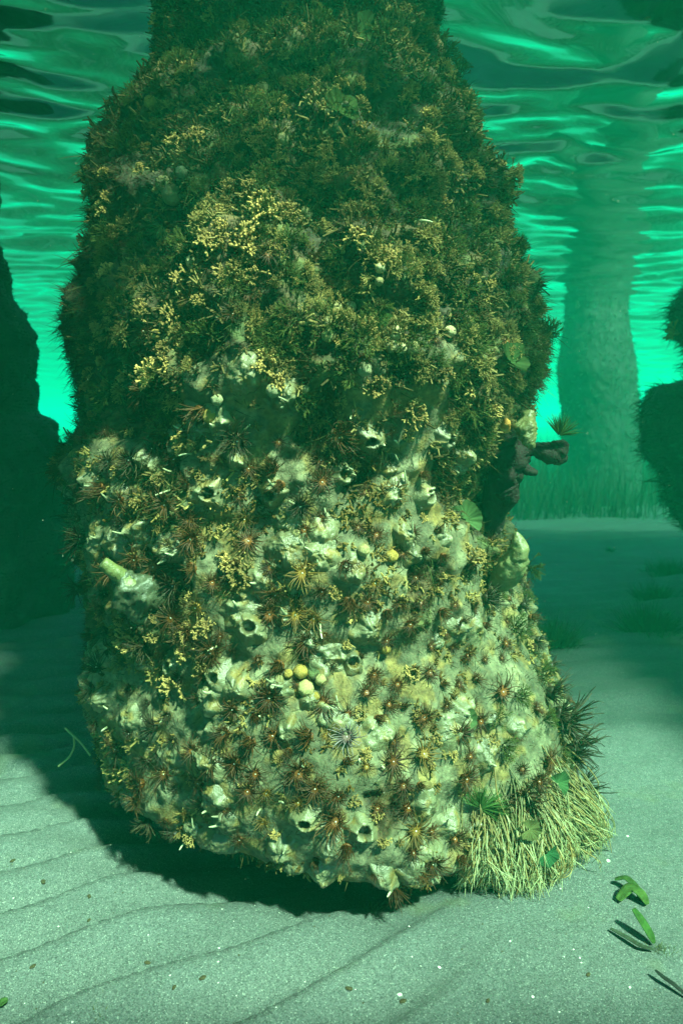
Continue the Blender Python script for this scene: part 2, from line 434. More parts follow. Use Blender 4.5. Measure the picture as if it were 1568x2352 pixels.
def tubes(paths, radii, sides=4, cap=True):
    """paths (M,K,3), radii (M,K) -> verts, quads"""
    paths = np.asarray(paths, float); M, K, _ = paths.shape; radii = np.broadcast_to(radii, (M, K))
    tan = np.gradient(paths, axis=1); tan /= np.linalg.norm(tan, axis=-1)[..., None] + 1e-12
    ref = rng.normal(size=(M, 1, 3)); u = np.cross(tan, np.broadcast_to(ref, tan.shape)); u /= np.linalg.norm(u, axis=-1)[..., None] + 1e-9
    v = np.cross(tan, u)
    a = np.arange(sides) / sides * 2 * np.pi
    V = paths[:, :, None] + radii[:, :, None, None] * (u[:, :, None] * np.cos(a)[:, None] + v[:, :, None] * np.sin(a)[:, None])
    m, k, s = np.meshgrid(np.arange(M), np.arange(K - 1), np.arange(sides), indexing='ij'); s2 = (s + 1) % sides
    f = np.stack([(m * K + k) * sides + s, (m * K + k) * sides + s2, (m * K + k + 1) * sides + s2, (m * K + k + 1) * sides + s], -1).reshape(-1, 4)
    if cap and sides == 4:
        b0 = (np.arange(M) * K + K - 1) * sides
        f = np.concatenate([f, np.stack([b0, b0 + 1, b0 + 2, b0 + 3], -1)])
    return V.reshape(-1, 3), f

def ribbons(root, direc, bend, length, width, K=4):
    """tapering flat blades; root, direc, bend (M,3), length, width (M,)"""
    M = len(root); t = np.linspace(0, 1, K)[None, :, None]
    path = root[:, None] + direc[:, None] * length[:, None, None] * t + bend[:, None] * length[:, None, None] * t ** 2
    side = np.cross(direc, rng.normal(size=(M, 3))); side /= np.linalg.norm(side, axis=-1)[:, None] + 1e-9
    w = width[:, None, None] * (1 - .85 * t ** 1.5) * .5
    V = np.stack([path - side[:, None] * w, path + side[:, None] * w], 2)      # M,K,2,3
    m, k = np.meshgrid(np.arange(M), np.arange(K - 1), indexing='ij'); b0 = (m * K + k) * 2
    f = np.stack([b0, b0 + 1, b0 + 3, b0 + 2], -1).reshape(-1, 4)
    return V.reshape(-1, 3), f

def basis(n, spin=None, tilt=0.0):
    n = Vector(n).normalized()
    if tilt: n = (n + Vector(rng.normal(size=3)) * tilt).normalized()
    a = Vector((0, 0, 1)) if abs(n.z) < .9 else Vector((1, 0, 0))
    t = a.cross(n).normalized(); b_ = n.cross(t)
    M = Matrix((t, b_, n)).transposed()
    return M @ Matrix.Rotation(rng.uniform(0, 6.28) if spin is None else spin, 3, 'Z')
def place(o, pos, n, scale, spin=None, tilt=0.0, lift=0.0):
    M = basis(n, spin, tilt).to_4x4(); nn = Vector(n)
    o.matrix_world = Matrix.Translation(Vector(pos) + nn * lift) @ M @ Matrix.Scale(scale, 4)
def copy_tree(o, parent=None):
    c = o.copy(); COL.objects.link(c)
    if parent is not None: c.parent = parent
    for ch in list(o.children): copy_tree(ch, c)
    return c

m_turf = mat('algae_turf', rough=.85, spec=.2, var=.35, vscale=40, bump=0)
m_tent = mat('anemone_tentacle', orand=.35, rough=.5, spec=.4, var=.25, vscale=90, bump=0)
m_twig = mat('bryozoan', orand=.42, rough=.85, spec=.2, var=.35, vscale=160, bump=.5, bscale=500)
m_spng = mat('pale_sponge', orand=.18, rough=.42, spec=.5, var=.22, vscale=150, bump=.9, bscale=420, sss=.0)
m_white = mat('white_tube', rough=.4, spec=.5, var=.1, vscale=90, bump=0)
for m_ in (m_turf, m_tent):
    nt_ = m_.node_tree; b_ = nt_.nodes['Principled BSDF']; o_ = nt_.nodes['Material Output']
    tl_ = nt_.nodes.new('ShaderNodeBsdfTranslucent'); ms_ = nt_.nodes.new('ShaderNodeMixShader'); ms_.inputs[0].default_value = .38
    nt_.links.new(b_.inputs['Base Color'].links[0].from_socket, tl_.inputs[0])
    nt_.links.new(b_.outputs[0], ms_.inputs[1]); nt_.links.new(tl_.outputs[0], ms_.inputs[2]); nt_.links.new(ms_.outputs[0], o_.inputs[0])
A = np.array

# ---- where things are: words for the labels
def zone(px, py):
    """where on the pile: its height and its side, in words"""
    v = 'darkest top' if py < 480 else 'shaggy upper part' if py < 780 else 'wide bulge' if py < 1000 else 'pale middle band' if py < 1300 else 'lower part' if py < 1620 else 'swollen foot'
    h = 'shaded side' if px < 480 else 'bright side' if px > 930 else 'face'
    return f"on the {h} of the pile's {v}"

# ---------------------------------------------------------------- conformal pale sponge lobes
def sponge_patch(px, py, rad, H, label=None, group=None, papillae=3, osc=0, colr=(.125, .120, .060), rings=None, stretch=1.0, name='sponge'):
    i = pick(px, py); c = PF[i]; n = NS[i]
    Mb = np.array(basis(n, spin=rng.uniform(0, 6.28))); t, b_ = Mb[:, 0], Mb[:, 1]
    nr = rings or int(np.clip(rad / .0016, 12, 44)); na = int(np.clip(nr * 2.6, 40, 110))
    r = np.linspace(0, 1, nr)[:, None]; a = (np.arange(na) / na * 2 * np.pi)[None]
    sd = rng.uniform(0, 90)
    rim = 1 + .30 * perlin(np.cos(a) * 1.6 + sd, np.sin(a) * 1.6) + .16 * perlin(np.cos(a) * 4 + sd, np.sin(a) * 4)
    rr = r * rim * rad
    q = c + rr[..., None] * (np.cos(a)[..., None] * t + stretch * np.sin(a)[..., None] * b_)
    base = surf_at(q.reshape(-1, 3)).reshape(q.shape)
    base = base * .35 + (q + n * ((base - q) @ n)[..., None].mean() ) * .65 if False else base
    u, v = rr * np.cos(a), rr * np.sin(a) * stretch
    h = H * (.55 * (1 - r ** 2.6) ** .7 + .45 * (1 - r * r) ** 2) - .006 * r ** 5
    h = h + .35 * H * fbm(u / rad * 1.7 + sd, v / rad * 1.7, 0 * u, 3) * (1 - r ** 3) + .0016 * perlin(u * 260 + sd, v * 260) * (1 - r ** 4) + .0012 * perlin(u * 520 + sd, v * 520)
    tipc = np.zeros_like(h); dark = np.zeros_like(h)
    spots = []
    for k in range(papillae + osc + int(rng.integers(0, 4))):
        ra, aa = rad * math.sqrt(rng.uniform(0, .62)), rng.uniform(0, 6.28)
        cu, cv = ra * math.cos(aa), ra * math.sin(aa) * stretch
        if k == 0 and osc: cu = cv = 0.0
        d = np.hypot(u - cu, v - cv)
        if k < osc:
            ro = rng.uniform(.0070, .0095)
            h = h + .012 * np.exp(-(d / (ro * 1.8)) ** 2) - .034 * np.exp(-(d / ro) ** 4)
            dark = np.maximum(dark, np.exp(-(d / (ro * .95)) ** 6))
        else:
            hh = rng.uniform(.004, .010) * (1 if rad > .02 else .6); w_ = rng.uniform(.004, .009)
            h = h + hh * np.exp(-(d / w_) ** 1.4)
            tipc = np.maximum(tipc, np.exp(-(d / (w_ * .5)) ** 2))
            if k < osc + papillae: spots.append((cu, cv, hh))
    pts = base + n * h[..., None]
    col = A(colr) * (1 + .25 * fbm(u * 60 + sd, v * 60, 0 * u, 3))[..., None]
    och = sstep(.08, .5, fbm(u * 45 + sd * 2, v * 45, 0 * u, 3))[..., None] * .6
    col = col * (1 - och) + A([.19, .12, .024]) * och
    col = col * (1 - tipc[..., None] * .7) + A([.30, .30, .17]) * tipc[..., None] * .7
    col = col * (1 - dark[..., None] * .93)
    vv = pts.reshape(-1, 3) - c
    o = link(name, raw_mesh(name, vv, grid_faces(na, nr, True), m_spng, True, col.reshape(-1, 3)))
    o.location = c
    tag(o, label, 'sponge', group)
    for (cu, cv, hh) in spots:
        w = np.abs(u - cu) + np.abs(v - cv); k = np.unravel_index(w.argmin(), w.shape)
        d_ = (n * .9 + A([-.18, -.1, .25]) + rng.normal(size=3) * .35); d_ /= np.linalg.norm(d_)
        p0 = pts[k] - c - d_ * .003; Lp = rng.uniform(.009, .017); tt = np.linspace(0, 1, 6)[:, None]
        bend = rng.normal(size=3) * .3 + A([0, 0, .25])
        path = p0 + d_ * Lp * tt + bend * Lp * tt ** 2
        rd = rng.uniform(.0014, .0024) * A([1.5, 1.15, 1.0, .9, .72, .35])
        V, F = tubes(path[None], rd[None], 8)
        cl = np.repeat(A([.13, .13, .07])[None] * (1 - tt) + A([.42, .43, .25])[None] * tt, 8, 0)
        link('papilla', raw_mesh('papilla', V, F, m_spng, True, cl), o)
    return o

def poisson(n, xr, yr, dmin, test, tries=40, have=None):
    pts = list(have or [])
    base = len(pts); k = 0
    while len(pts) - base < n and k < n * tries:
        k += 1
        x, y = rng.uniform(*xr), rng.uniform(*yr)
        i, j = int(y / BX), int(x / BX)
        if not (0 <= i < 600 and 0 <= j < 400) or zi[i, j] < 0: continue
        if not test(x, y, int(zi[i, j])): continue
        dm = dmin(x, y) if callable(dmin) else dmin
        if all((x - p[0]) ** 2 + (y - p[1]) ** 2 > dm * dm for p in pts): pts.append((x, y))
    return pts[base:]

PXM = .00073     # metres per reading-frame pixel on the pile's face
big_sponges = [
    (480, 1130, 46, 'pale green sponge mound on the shaded side of the pile beside a white-tipped papilla', 1.0),
    (330, 1060, 34, 'pale pointed sponge lobe on the shaded side above the middle of the pile', 1.0),
    (215, 1110, 38, 'pale yellow-green sponge knob on the dark edge of the pile', 1.0),
    (320, 1225, 40, 'white-tipped sponge lobe standing out of the dark growth on the shaded side', 1.2),
    (385, 1255, 40, 'smooth pale sponge hump among dark anemones on the shaded side', 1.0),
    (660, 1260, 62, 'broad smooth pale green sponge sheet in the middle of the pile', .8),
    (735, 1270, 50, 'pale sponge sheet next to the broad smooth one in the middle of the pile', 1.0),
    (575, 1440, 40, 'pale sponge with a round open mouth at its lower end, below the middle', 1.2),
    (850, 1440, 55, 'pale bluish sponge cushion hanging over a dark hollow below the middle', .9),
    (640, 1580, 34, 'small pale sponge lobe with folded edge among yellow balls', 1.2),
    (770, 1650, 36, 'tall pointed pale sponge peak like a shark fin above the foot', 1.7),
    (870, 1680, 46, 'squarish pale sponge block with one anemone on it near the foot', 1.0),
    (1060, 1650, 50, 'pale sponge tongue reaching up on the bright side near the foot', 1.3),
    (1110, 1730, 48, 'pale sponge bump with three white tips on the bright side near the foot', .9),
    (480, 1600, 52, 'pale rounded sponge cluster with white top above the foot on the shaded side', 1.0),
    (480, 1750, 44, 'pale sponge shell with a thin rim near the foot on the shaded side', 1.2),
    (520, 1880, 40, 'pale sponge pillow at the shaded corner of the foot', .9),
    (700, 1880, 44, 'pale sponge ring round a large dark opening at the foot', .8),
    (835, 1900, 40, 'pale sponge with a wide black hole at the foot', .8),
    (560, 1980, 46, 'pale sponge lip hanging over the sand at the shaded corner', .8),
    (740, 2000, 55, 'pale sponge skirt with drooping points just above the sand', .7),
    (880, 2010, 50, 'pale sponge fold touching the sand in front', .7),
    (430, 1860, 40, 'pale sponge flap over the shadow at the shaded corner of the foot', 1.0),
    (640, 1950, 46, 'pale sponge with many white drooping tips low on the foot', .8),
    (560, 860, 52, 'pale grey-green sponge patch high on the pile among yellow crust', .7),
    (650, 900, 46, 'bluish white sponge patch high on the pile next to the yellow crust', .7),
    (500, 960, 40, 'small pale sponge tongue under the high pale patch', .9),
    (845, 1010, 36, 'tube-like pale sponge lobe with a dark green slit, in the middle above the band', 1.4),
    (905, 1130, 46, 'pale green sponge swelling with a large golden anemone', .8),
    (975, 1140, 34, 'pale sponge bump with a round dark opening on the bright side of the band', 1.0),
    (785, 1085, 30, 'small pale sponge button with a round opening in the band', 1.0),
    (1050, 1060, 44, 'pale sponge hump near the bright edge of the band', .9),
    (1080, 1180, 46, 'pale sponge fan with ragged bright edge beside the dark red sponge', .9),
    (930, 1230, 40, 'yellowish pale sponge crust with ochre patches in the middle', .7),
    (620, 1130, 40, 'soft pale sponge hummock to the shaded side of the band', .9),
    (340, 1350, 44, None, 1.0)]
TUBE_SPONGE_AT = (318, 1365)
osc_of = {7: 1, 17: 1, 18: 1, 29: 1, 30: 1, 27: 1, 0: 1, 34: 1}
spots_used = []
for k, (x, y, r, lab, st) in enumerate(big_sponges):
    if lab is None: continue
    spots_used.append((x, y))
    sponge_patch(x, y, r * PXM, r * PXM * (.55 if r < 45 else .42), lab, None, papillae=int(rng.integers(0, 3)), osc=osc_of.get(k, 0), stretch=st)
def small_dist(x, y): return 40 if y > 950 else 60
aut = poisson(62, (150, 1340), (960, 2050), small_dist, lambda x, y, i: CF[i] > .15 or rng.uniform() < .25, have=spots_used)
for (x, y) in aut:
    r = rng.uniform(22, 46); zn = zone(x, y)
    sh = 'shaded' if x < 560 else 'open'
    lab = f'small pale sponge lump {zn}'
    sponge_patch(x, y, r * PXM, r * PXM * .42, lab, 'small sponge lumps ' + zn, papillae=int(rng.uniform() < .55), osc=int(rng.uniform() < .12), stretch=rng.uniform(.8, 1.4),
                 colr=A([.125, .120, .060]) * rng.uniform(.75, 1.1))
# ---------------------------------------------------------------- sea anemones
def anemone_proto(seed, nt=34, droop=.25, tight=0.0, asym=0.0, tc=(.070, .028, .008), dc=(.15, .055, .009), tip=(.10, .050, .016)):
    """unit size: tentacle span radius 1; lies in XY, looks along +Z"""
    r_ = np.random.default_rng(seed)
    root = bpy.data.objects.new('sea_anemone', None); COL.objects.link(root)
    # oral disc with a short column
    na, prof = 18, A([(.20, -.22), (.30, -.05), (.35, .06), (.31, .12), (.18, .11), (.05, .08), (.0, .07)])
    a = np.arange(na) / na * 2 * np.pi
    V = np.stack([prof[:, 0, None] * np.cos(a), prof[:, 0, None] * np.sin(a), np.broadcast_to(prof[:, 1, None], (len(prof), na))], -1)
    V = V * (1 + .08 * r_.normal(size=(1, na, 1)))
    col = np.broadcast_to(A(dc)[None, None] * (1 + .35 * np.cos(a * 9))[None, :, None], V.shape) * A([.5, .7, .9, 1.1, 1.2, 1.2, 1.2])[:, None, None]
    disc = link('oral_disc', raw_mesh('oral_disc', V.reshape(-1, 3), grid_faces(na, len(prof), True), m_tent, True, col.reshape(-1, 3)), root)
    V2 = []
    t = np.linspace(0, np.pi, 6)[:, None]; b_ = (np.arange(8) / 8 * 2 * np.pi)[None]
    V2 = np.stack([.050 * np.sin(t) * np.cos(b_), .036 * np.sin(t) * np.sin(b_), .085 + .035 * np.cos(t) + 0 * b_], -1).reshape(-1, 3)
    link('mouth', raw_mesh('mouth', V2, grid_faces(8, 6, True), m_white, True, np.tile(A([.62, .60, .45]), (len(V2), 1))), disc)
    K = 7; s = np.linspace(0, 1, K)
    ang = np.arange(nt) / nt * 2 * np.pi + r_.normal(size=nt) * .07
    ring = np.where(np.arange(nt) % 2 == 0, .27, .20)
    el0 = np.where(np.arange(nt) % 2 == 0, .35, .75) + r_.normal(size=nt) * .18 + tight
    Ln = (.80 + .16 * r_.normal(size=nt)).clip(.4, 1.1) * (1 + asym * np.cos(ang))
    # integrate along the tentacle: elevation falls, tip curls sideways
    curl = r_.normal(size=nt) * 1.0 + r_.normal() * .5; el1 = el0 - droop * 2.2 + r_.normal(size=nt) * .35
    pos = np.zeros((nt, K, 3)); p = np.stack([ring * np.cos(ang), ring * np.sin(ang), np.full(nt, .09)], -1); pos[:, 0] = p
    for k in range(1, K):
        f = s[k]; e = el0 * (1 - f) + el1 * f; az = ang + curl * f ** 2
        p = p + (Ln / (K - 1))[:, None] * np.stack([np.cos(e) * np.cos(az), np.cos(e) * np.sin(az), np.sin(e)], -1); pos[:, k] = p
    rad = .034 * (1 - .72 * s ** 1.3)
    V, F = tubes(pos, np.broadcast_to(rad, (nt, K)), 4)
    cl = A(tc)[None, None] * (1 - s[None, :, None]) + A(tip)[None, None] * s[None, :, None]
    cl = cl * (1 + .25 * r_.normal(size=(nt, 1, 1))).clip(.5, 1.6)
    cl = np.repeat(cl.reshape(-1, 3), 4, 0)
    link('tentacle_crown', raw_mesh('tentacle_crown', V, F, m_tent, True, cl), root)
    return root
brown = [anemone_proto(s, nt=int(n), droop=d, tight=t_, asym=a_) for s, n, d, t_, a_ in
         ((1, 44, .25, 0, 0), (2, 50, .10, .2, .2), (3, 40, .35, -.1, .1), (4, 46, .2, .35, .45), (5, 54, .3, .1, 0), (6, 42, .05, .8, .4), (7, 30, .3, 0, .15), (8, 48, .0, 1.0, .2), (9, 26, .45, .2, .5))]
gold = [anemone_proto(s, nt=30, droop=.2, tight=.1, tc=(.14, .075, .016), dc=(.26, .14, .02), tip=(.17, .11, .03)) for s in (11, 12)]
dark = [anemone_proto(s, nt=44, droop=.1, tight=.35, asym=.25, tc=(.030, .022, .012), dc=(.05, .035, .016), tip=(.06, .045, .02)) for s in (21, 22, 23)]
pale = [anemone_proto(31, nt=36, droop=.2, tight=.2, tc=(.055, .035, .035), dc=(.12, .07, .06), tip=(.28, .24, .23))]
used_proto = set()
def put_anemone(protos, px, py, r, label, group=None, n=None, tilt=.18, lift=None, pos=None, spin=None):
    pr = protos[int(rng.integers(len(protos)))]
    if id(pr) in used_proto: o = copy_tree(pr)
    else: o = pr; used_proto.add(id(pr))
    i = pick(px, py); c = PF[i] if pos is None else A(pos); nn = NS[i] if n is None else A(n)
    # things whose face looks sideways at the edge of the pile keep pointing outwards
    place(o, c, nn, r * PXM, tilt=tilt, lift=(r * PXM * .22 if lift is None else lift), spin=spin)
    tag(o, label, 'sea anemone', group)
    return o
named = [
    (900, 1130, 44, 'g', 'large golden brown anemone with long tentacles on the pale swelling of the band'),
    (738, 1105, 38, 'b', 'round brown anemone alone on pale sponge beside the golden one'),
    (572, 1245, 40, 'b', 'brown anemone with dark star of tentacles at the edge of the smooth sponge sheet'),
    (560, 1190, 28, 'g', 'small amber anemone above the smooth sponge sheet'),
    (945, 1905, 46, 'g', 'big orange brown anemone with spread tentacles at the foot beside the black hole'),
    (770, 1885, 46, 'b', 'fuzzy brown anemone between the two dark openings at the foot'),
    (1185, 1825, 60, 'b', 'largest brown anemone on the pile, above the pale tuft, with a white centre'),
    (1130, 1905, 46, 'b', 'brown anemone hanging over the roots of the pale tuft'),
    (1062, 1785, 42, 'b', 'dark brown anemone with upswept tentacles beside the green fan'),
    (897, 1750, 42, 'b', 'dark anemone on pale sponge in the middle of the foot'),
    (965, 1735, 46, 'g', 'orange centred anemone leaning up in the middle of the foot'),
    (1045, 1685, 46, 'b', 'large brown anemone with curling upper tentacles on the pale tongue'),
    (1145, 1590, 46, 'b', 'brown anemone with bright white mouth on the bright side above the foot'),
    (1255, 1745, 40, 'b', 'brown anemone on the bright side just above the pale tuft'),
    (1110, 1375, 46, 'd', 'dark double anemone with tentacles streaming to the bright side'),
    (795, 1695, 42, 'p', 'violet grey anemone with white tentacle tips above the foot'),
    (520, 1680, 36, 'b', 'brown anemone on the shaded shoulder of the foot, upper of two'),
    (705, 1690, 42, 'b', 'brown anemone with fine radiating tentacles beside the violet grey one'),
    (575, 1700, 38, 'b', 'brown anemone between the shark-fin sponge and the shaded side'),
    (630, 1690, 38, 'b', 'brown anemone directly below the pointed sponge'),
    (540, 1750, 42, 'b', 'neat star-shaped brown anemone on the shell-like sponge'),
    (490, 1755, 40, 'b', 'star-shaped brown anemone on the rim of the shell-like sponge'),
    (685, 1775, 46, 'b', 'large brown anemone with white mouth in the centre of the foot'),
    (1010, 1400, 30, 'b', 'small brown anemone on the bright half below the pale band'),
    (640, 1530, 40, 'b', 'shaggy brown anemone over the hollow with yellow balls'),
    (707, 1475, 42, 'b', 'shaggy dark anemone above the hollow with yellow balls'),
    (625, 1300, 30, 'b', 'dark star anemone at the lower edge of the smooth sponge sheet'),
    (540, 1015, 50, 'd', 'dark long-armed anemone under the high pale sponge patch'),
    (690, 1160, 44, 'd', 'black anemone in a dark hollow of the pale band')]
have = [(698, 1880), (836, 1902), (975, 1140), (785, 1085), (575, 1440)]
P_ = {'g': gold, 'b': brown, 'd': dark, 'p': pale}
for x, y, r, k, lab in named:
    put_anemone(P_[k], x, y, r, lab); have.append((x, y))
for (x, y, r, spin, lab) in ((1325, 1660, 70, 0, 'big black anemone sticking out over the sand on the bright side, upper of two'), (1350, 1815, 62, 0, 'big black anemone drooping over the sand on the bright side, lower of two'),
                       (1290, 1590, 46, 0, 'dark anemone on the bright edge of the pile above the two big black ones'), (1338, 1725, 66, 0, 'black anemone squeezed between the two big black ones over the sand'), (1305, 1640, 54, 0, 'black anemone tucked behind the upper of the two big black ones')):
    xx, zz_ = on_plane_y(x, y, 1.22)
    put_anemone(dark, x, y, r * 1.22, lab, n=(.80, -.35, -.05), tilt=.05, pos=(xx - .02, 1.22, zz_), lift=0)
# the rest by zone
def mid_density(x, y):
    if y > 1620: return 42 if x > 450 else 36
    if y > 1300: return 32 if x > 820 else 40
    return 42
an = poisson(240, (140, 1360), (985, 2040), mid_density, lambda x, y, i: x < 420 or float(perlin(x / 95 + 3, y / 95)) > -.36, have=have)
an += poisson(24, (300, 1200), (560, 985), 60, lambda x, y, i: True, have=have)
for (x, y) in an:
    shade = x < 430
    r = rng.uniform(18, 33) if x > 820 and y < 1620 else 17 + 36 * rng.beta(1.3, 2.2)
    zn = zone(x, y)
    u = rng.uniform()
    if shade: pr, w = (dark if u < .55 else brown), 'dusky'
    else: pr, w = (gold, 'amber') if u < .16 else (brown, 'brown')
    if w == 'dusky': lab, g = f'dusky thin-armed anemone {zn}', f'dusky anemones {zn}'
    else: lab, g = f'{"small" if r < 29 else "medium"} {w} anemone {zn}', f'{"small" if r < 29 else "medium"} {w} anemones {zn}'
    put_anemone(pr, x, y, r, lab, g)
# silhouettes along the shaded edge and the upper bright edge
def edge_anemones(tab, sgn, rows, size, lab, grp):
    tz = [a for a, b_ in tab]; tx = [b_ for a, b_ in tab]
    for y in rows:
        x = np.interp(y, tz, tx) - sgn * 6
        X_, Z_ = on_plane_y(x, y, 1.33)
        put_anemone(dark, x, y, rng.uniform(*size), lab, grp, n=(sgn * .85, -.35 + rng.normal() * .2, rng.normal() * .15), tilt=.15, pos=(X_, 1.33, Z_), lift=-.004)
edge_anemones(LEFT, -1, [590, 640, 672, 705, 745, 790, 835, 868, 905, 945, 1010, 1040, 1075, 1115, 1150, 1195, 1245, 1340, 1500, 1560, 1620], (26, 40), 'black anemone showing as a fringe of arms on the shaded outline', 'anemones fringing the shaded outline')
edge_anemones(RIGHT, 1, [800, 850, 880, 915, 950, 1260, 1330, 1390, 1470, 1530], (26, 38), 'dark anemone showing as a fringe of arms on the bright outline', 'anemones fringing the bright outline')

# ---------------------------------------------------------------- bushy growths
def twig_proto(seed, style):
    r_ = np.random.default_rng(seed); segs = []
    def grow(p, d, L, r, depth, pl):
        q = p + d * L; segs.append((p, q, r, r * .85))
        if depth == 0: return
        nk = 2 if r_.uniform() < .62 else 3
        for k in range(nk):
            a = (k - (nk - 1) / 2) * spread * (1.3 if nk == 2 else 1) + r_.normal() * .18
            s = np.cross(pl, d); s /= np.linalg.norm(s) + 1e-9
            nd = d * math.cos(a) + s * math.sin(a) + pl * r_.normal() * .28; nd /= np.linalg.norm(nd)
            grow(q, nd, L * r_.uniform(.62, .9), r * taper, depth - 1, (pl + r_.normal(size=3) * .25))
    if style == 'antler': spread, taper, R0, stems, dep, L0 = .75, .92, .052, 6, 3, .30
    elif style == 'fine': spread, taper, R0, stems, dep, L0 = .62, .80, .034, 9, 4, .27
    else: spread, taper, R0, stems, dep, L0 = .30, .80, .020, 14, 3, .34
    for k in range(stems):
        d = A([r_.normal() * .55, r_.normal() * .55, 1.0]); d /= np.linalg.norm(d)
        pl = np.cross(d, r_.normal(size=3)); pl /= np.linalg.norm(pl)
        grow(A([r_.normal() * .10, r_.normal() * .10, -.12]), d, L0, R0, dep, pl)
    p0 = A([s[0] for s in segs]); p1 = A([s[1] for s in segs]); r0 = A([s[2] for s in segs])
    mid = (p0 + p1) / 2 + r_.normal(size=p0.shape) * .012
    V, F = tubes(np.stack([p0, mid, p1], 1), np.stack([r0, r0 * 1.12, r0 * .8], 1), 4)
    hgt = np.linalg.norm(V, axis=1)
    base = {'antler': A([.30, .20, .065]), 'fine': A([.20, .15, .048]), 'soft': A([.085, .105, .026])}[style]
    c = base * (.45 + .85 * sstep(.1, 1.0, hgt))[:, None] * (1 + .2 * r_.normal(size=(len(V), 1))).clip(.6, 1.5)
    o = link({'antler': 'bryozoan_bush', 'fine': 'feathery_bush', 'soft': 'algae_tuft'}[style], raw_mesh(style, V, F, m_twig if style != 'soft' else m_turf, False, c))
    return o
antl = [twig_proto(100 + k, 'antler') for k in range(6)]
fineb = [twig_proto(200 + k, 'fine') for k in range(7)]
soft = [twig_proto(300 + k, 'soft') for k in range(5)]
usedp = set()
def put_twig(protos, px, py, r, label, cat, group=None, tilt=.3, n=None, pos=None):
    pr = protos[int(rng.integers(len(protos)))]
    if id(pr) in usedp: o = pr.copy(); COL.objects.link(o)
    else: o = pr; usedp.add(id(pr))
    i = pick(px, py); nn = (NS[i] * .9 + A([0, -.1, .2])) if n is None else A(n)
    place(o, PF[i] if pos is None else A(pos), nn, r * PXM, tilt=tilt)
    tag(o, label, cat, group); return o
ab = [(430, 640), (400, 740), (330, 720), (250, 760), (300, 800), (260, 700), (350, 860), (300, 870), (520, 640), (560, 560), (480, 560), (590, 640), (1010, 860), (940, 950), (1060, 900), (1120, 940),
      (600, 490), (660, 500), (820, 540), (880, 600), (330, 300), (640, 870), (610, 840), (430, 1010), (560, 1320), (530, 1300), (300, 1470), (420, 1440), (440, 1500), (470, 1530), (480, 1450), (400, 1580), (860, 880), (1080, 1290), (1130, 1290)]
n_ = 0
for (x, y) in ab:
    put_twig(antl, x, y, rng.uniform(40, 58), f'large cream branching bush {zone(x, y)}', 'bryozoan', f'large cream bushes {zone(x, y)}')
b1 = poisson(125, (190, 1230), (20, 1000), 30, lambda x, y, i: CF[i] < .7 and float(perlin(x / 110, y / 110)) > -.12 and ((x < 620 and y > 250) or rng.uniform() < .35), have=ab)
for (x, y) in b1:
    put_twig(antl, x, y, rng.uniform(22, 38), f'small tan branching bush {zone(x, y)}', 'bryozoan', f'small tan bushes {zone(x, y)}')
b2 = poisson(165, (220, 1250), (10, 1010), 33, lambda x, y, i: CF[i] < .5 and (x > 520 or rng.uniform() < .3))
for (x, y) in b2:
    put_twig(fineb, x, y, rng.uniform(22, 56) * (1.1 if x > 700 and y > 380 else .9), f'feathery olive bush {zone(x, y)}', 'bryozoan', f'feathery bushes {zone(x, y)}')
b3 = poisson(90, (200, 1340), (960, 1950), 44, lambda x, y, i: CF[i] < .6 or rng.uniform() < .25)
for (x, y) in b3:
    put_twig(antl, x, y, rng.uniform(16, 30), f'small tan branching bush {zone(x, y)}', 'bryozoan', f'small tan bushes {zone(x, y)}')
b4 = poisson(95, (240, 1340), (60, 1900), 55, lambda x, y, i: (y < 950 and CF[i] < .6) or (x > 1100))
for (x, y) in b4:
    put_twig(soft, x, y, rng.uniform(38, 62), f'soft green algae tuft {zone(x, y)}', 'seaweed', f'soft green tufts {zone(x, y)}')

# ---------------------------------------------------------------- hair-like turf and small sprigs over the whole pile (uncountable)
def scatter_idx(n, zlo, zhi, weight=None):
    j0, j1 = np.searchsorted(zz, zlo), np.searchsorted(zz, zhi)
    out_ = []
    while len(out_) < n:
        j = rng.integers(j0, j1, n); i = rng.integers(0, NT, n)
        w = (NS[(j * NT + i)][:, 1] < .45)
        k = (j * NT + i)[w]
        if weight is not None: k = k[rng.uniform(size=len(k)) < weight(PF[k], CF[k])]
        out_ = np.concatenate([out_, k]).astype(np.int64)
    return out_[:n]
def turf_mesh(n, zlo, zhi, Lr, Wr, cols, weight, name, bendz=-.2, K=4):
    k = scatter_idx(n, zlo, zhi, weight); p = PF[k]; nn = NS[k]
    cl = fbm(p[:, 0] * 16, p[:, 1] * 16, p[:, 2] * 16, 2)
    comb = np.stack([perlin(p[:, 0] * 9, p[:, 1] * 9, p[:, 2] * 9), perlin(p[:, 0] * 9 + 40, p[:, 1] * 9, p[:, 2] * 9), perlin(p[:, 0] * 9, p[:, 1] * 9 + 40, p[:, 2] * 9)], -1)
    d = nn + rng.normal(size=p.shape) * .38 + comb * .7; d /= np.linalg.norm(d, axis=1)[:, None]
    L_ = rng.uniform(*Lr, n) * (1 + .6 * cl).clip(.35, 2)
    b_ = rng.normal(size=p.shape) * .35 + A([0, 0, bendz])
    V, F = ribbons(p - nn * .002, d, b_, L_, rng.uniform(*Wr, n), K)
    m = sstep(-.4, .4, fbm(p[:, 0] * 11 + 5, p[:, 1] * 11, p[:, 2] * 11, 2))[:, None]
    c = A(cols[0]) * (1 - m) + A(cols[1]) * m; c = c * rng.uniform(.5, 1.5, (n, 1))
    return V - A([0, CX_Y, 0]), F, np.repeat(c, K * 2, 0)
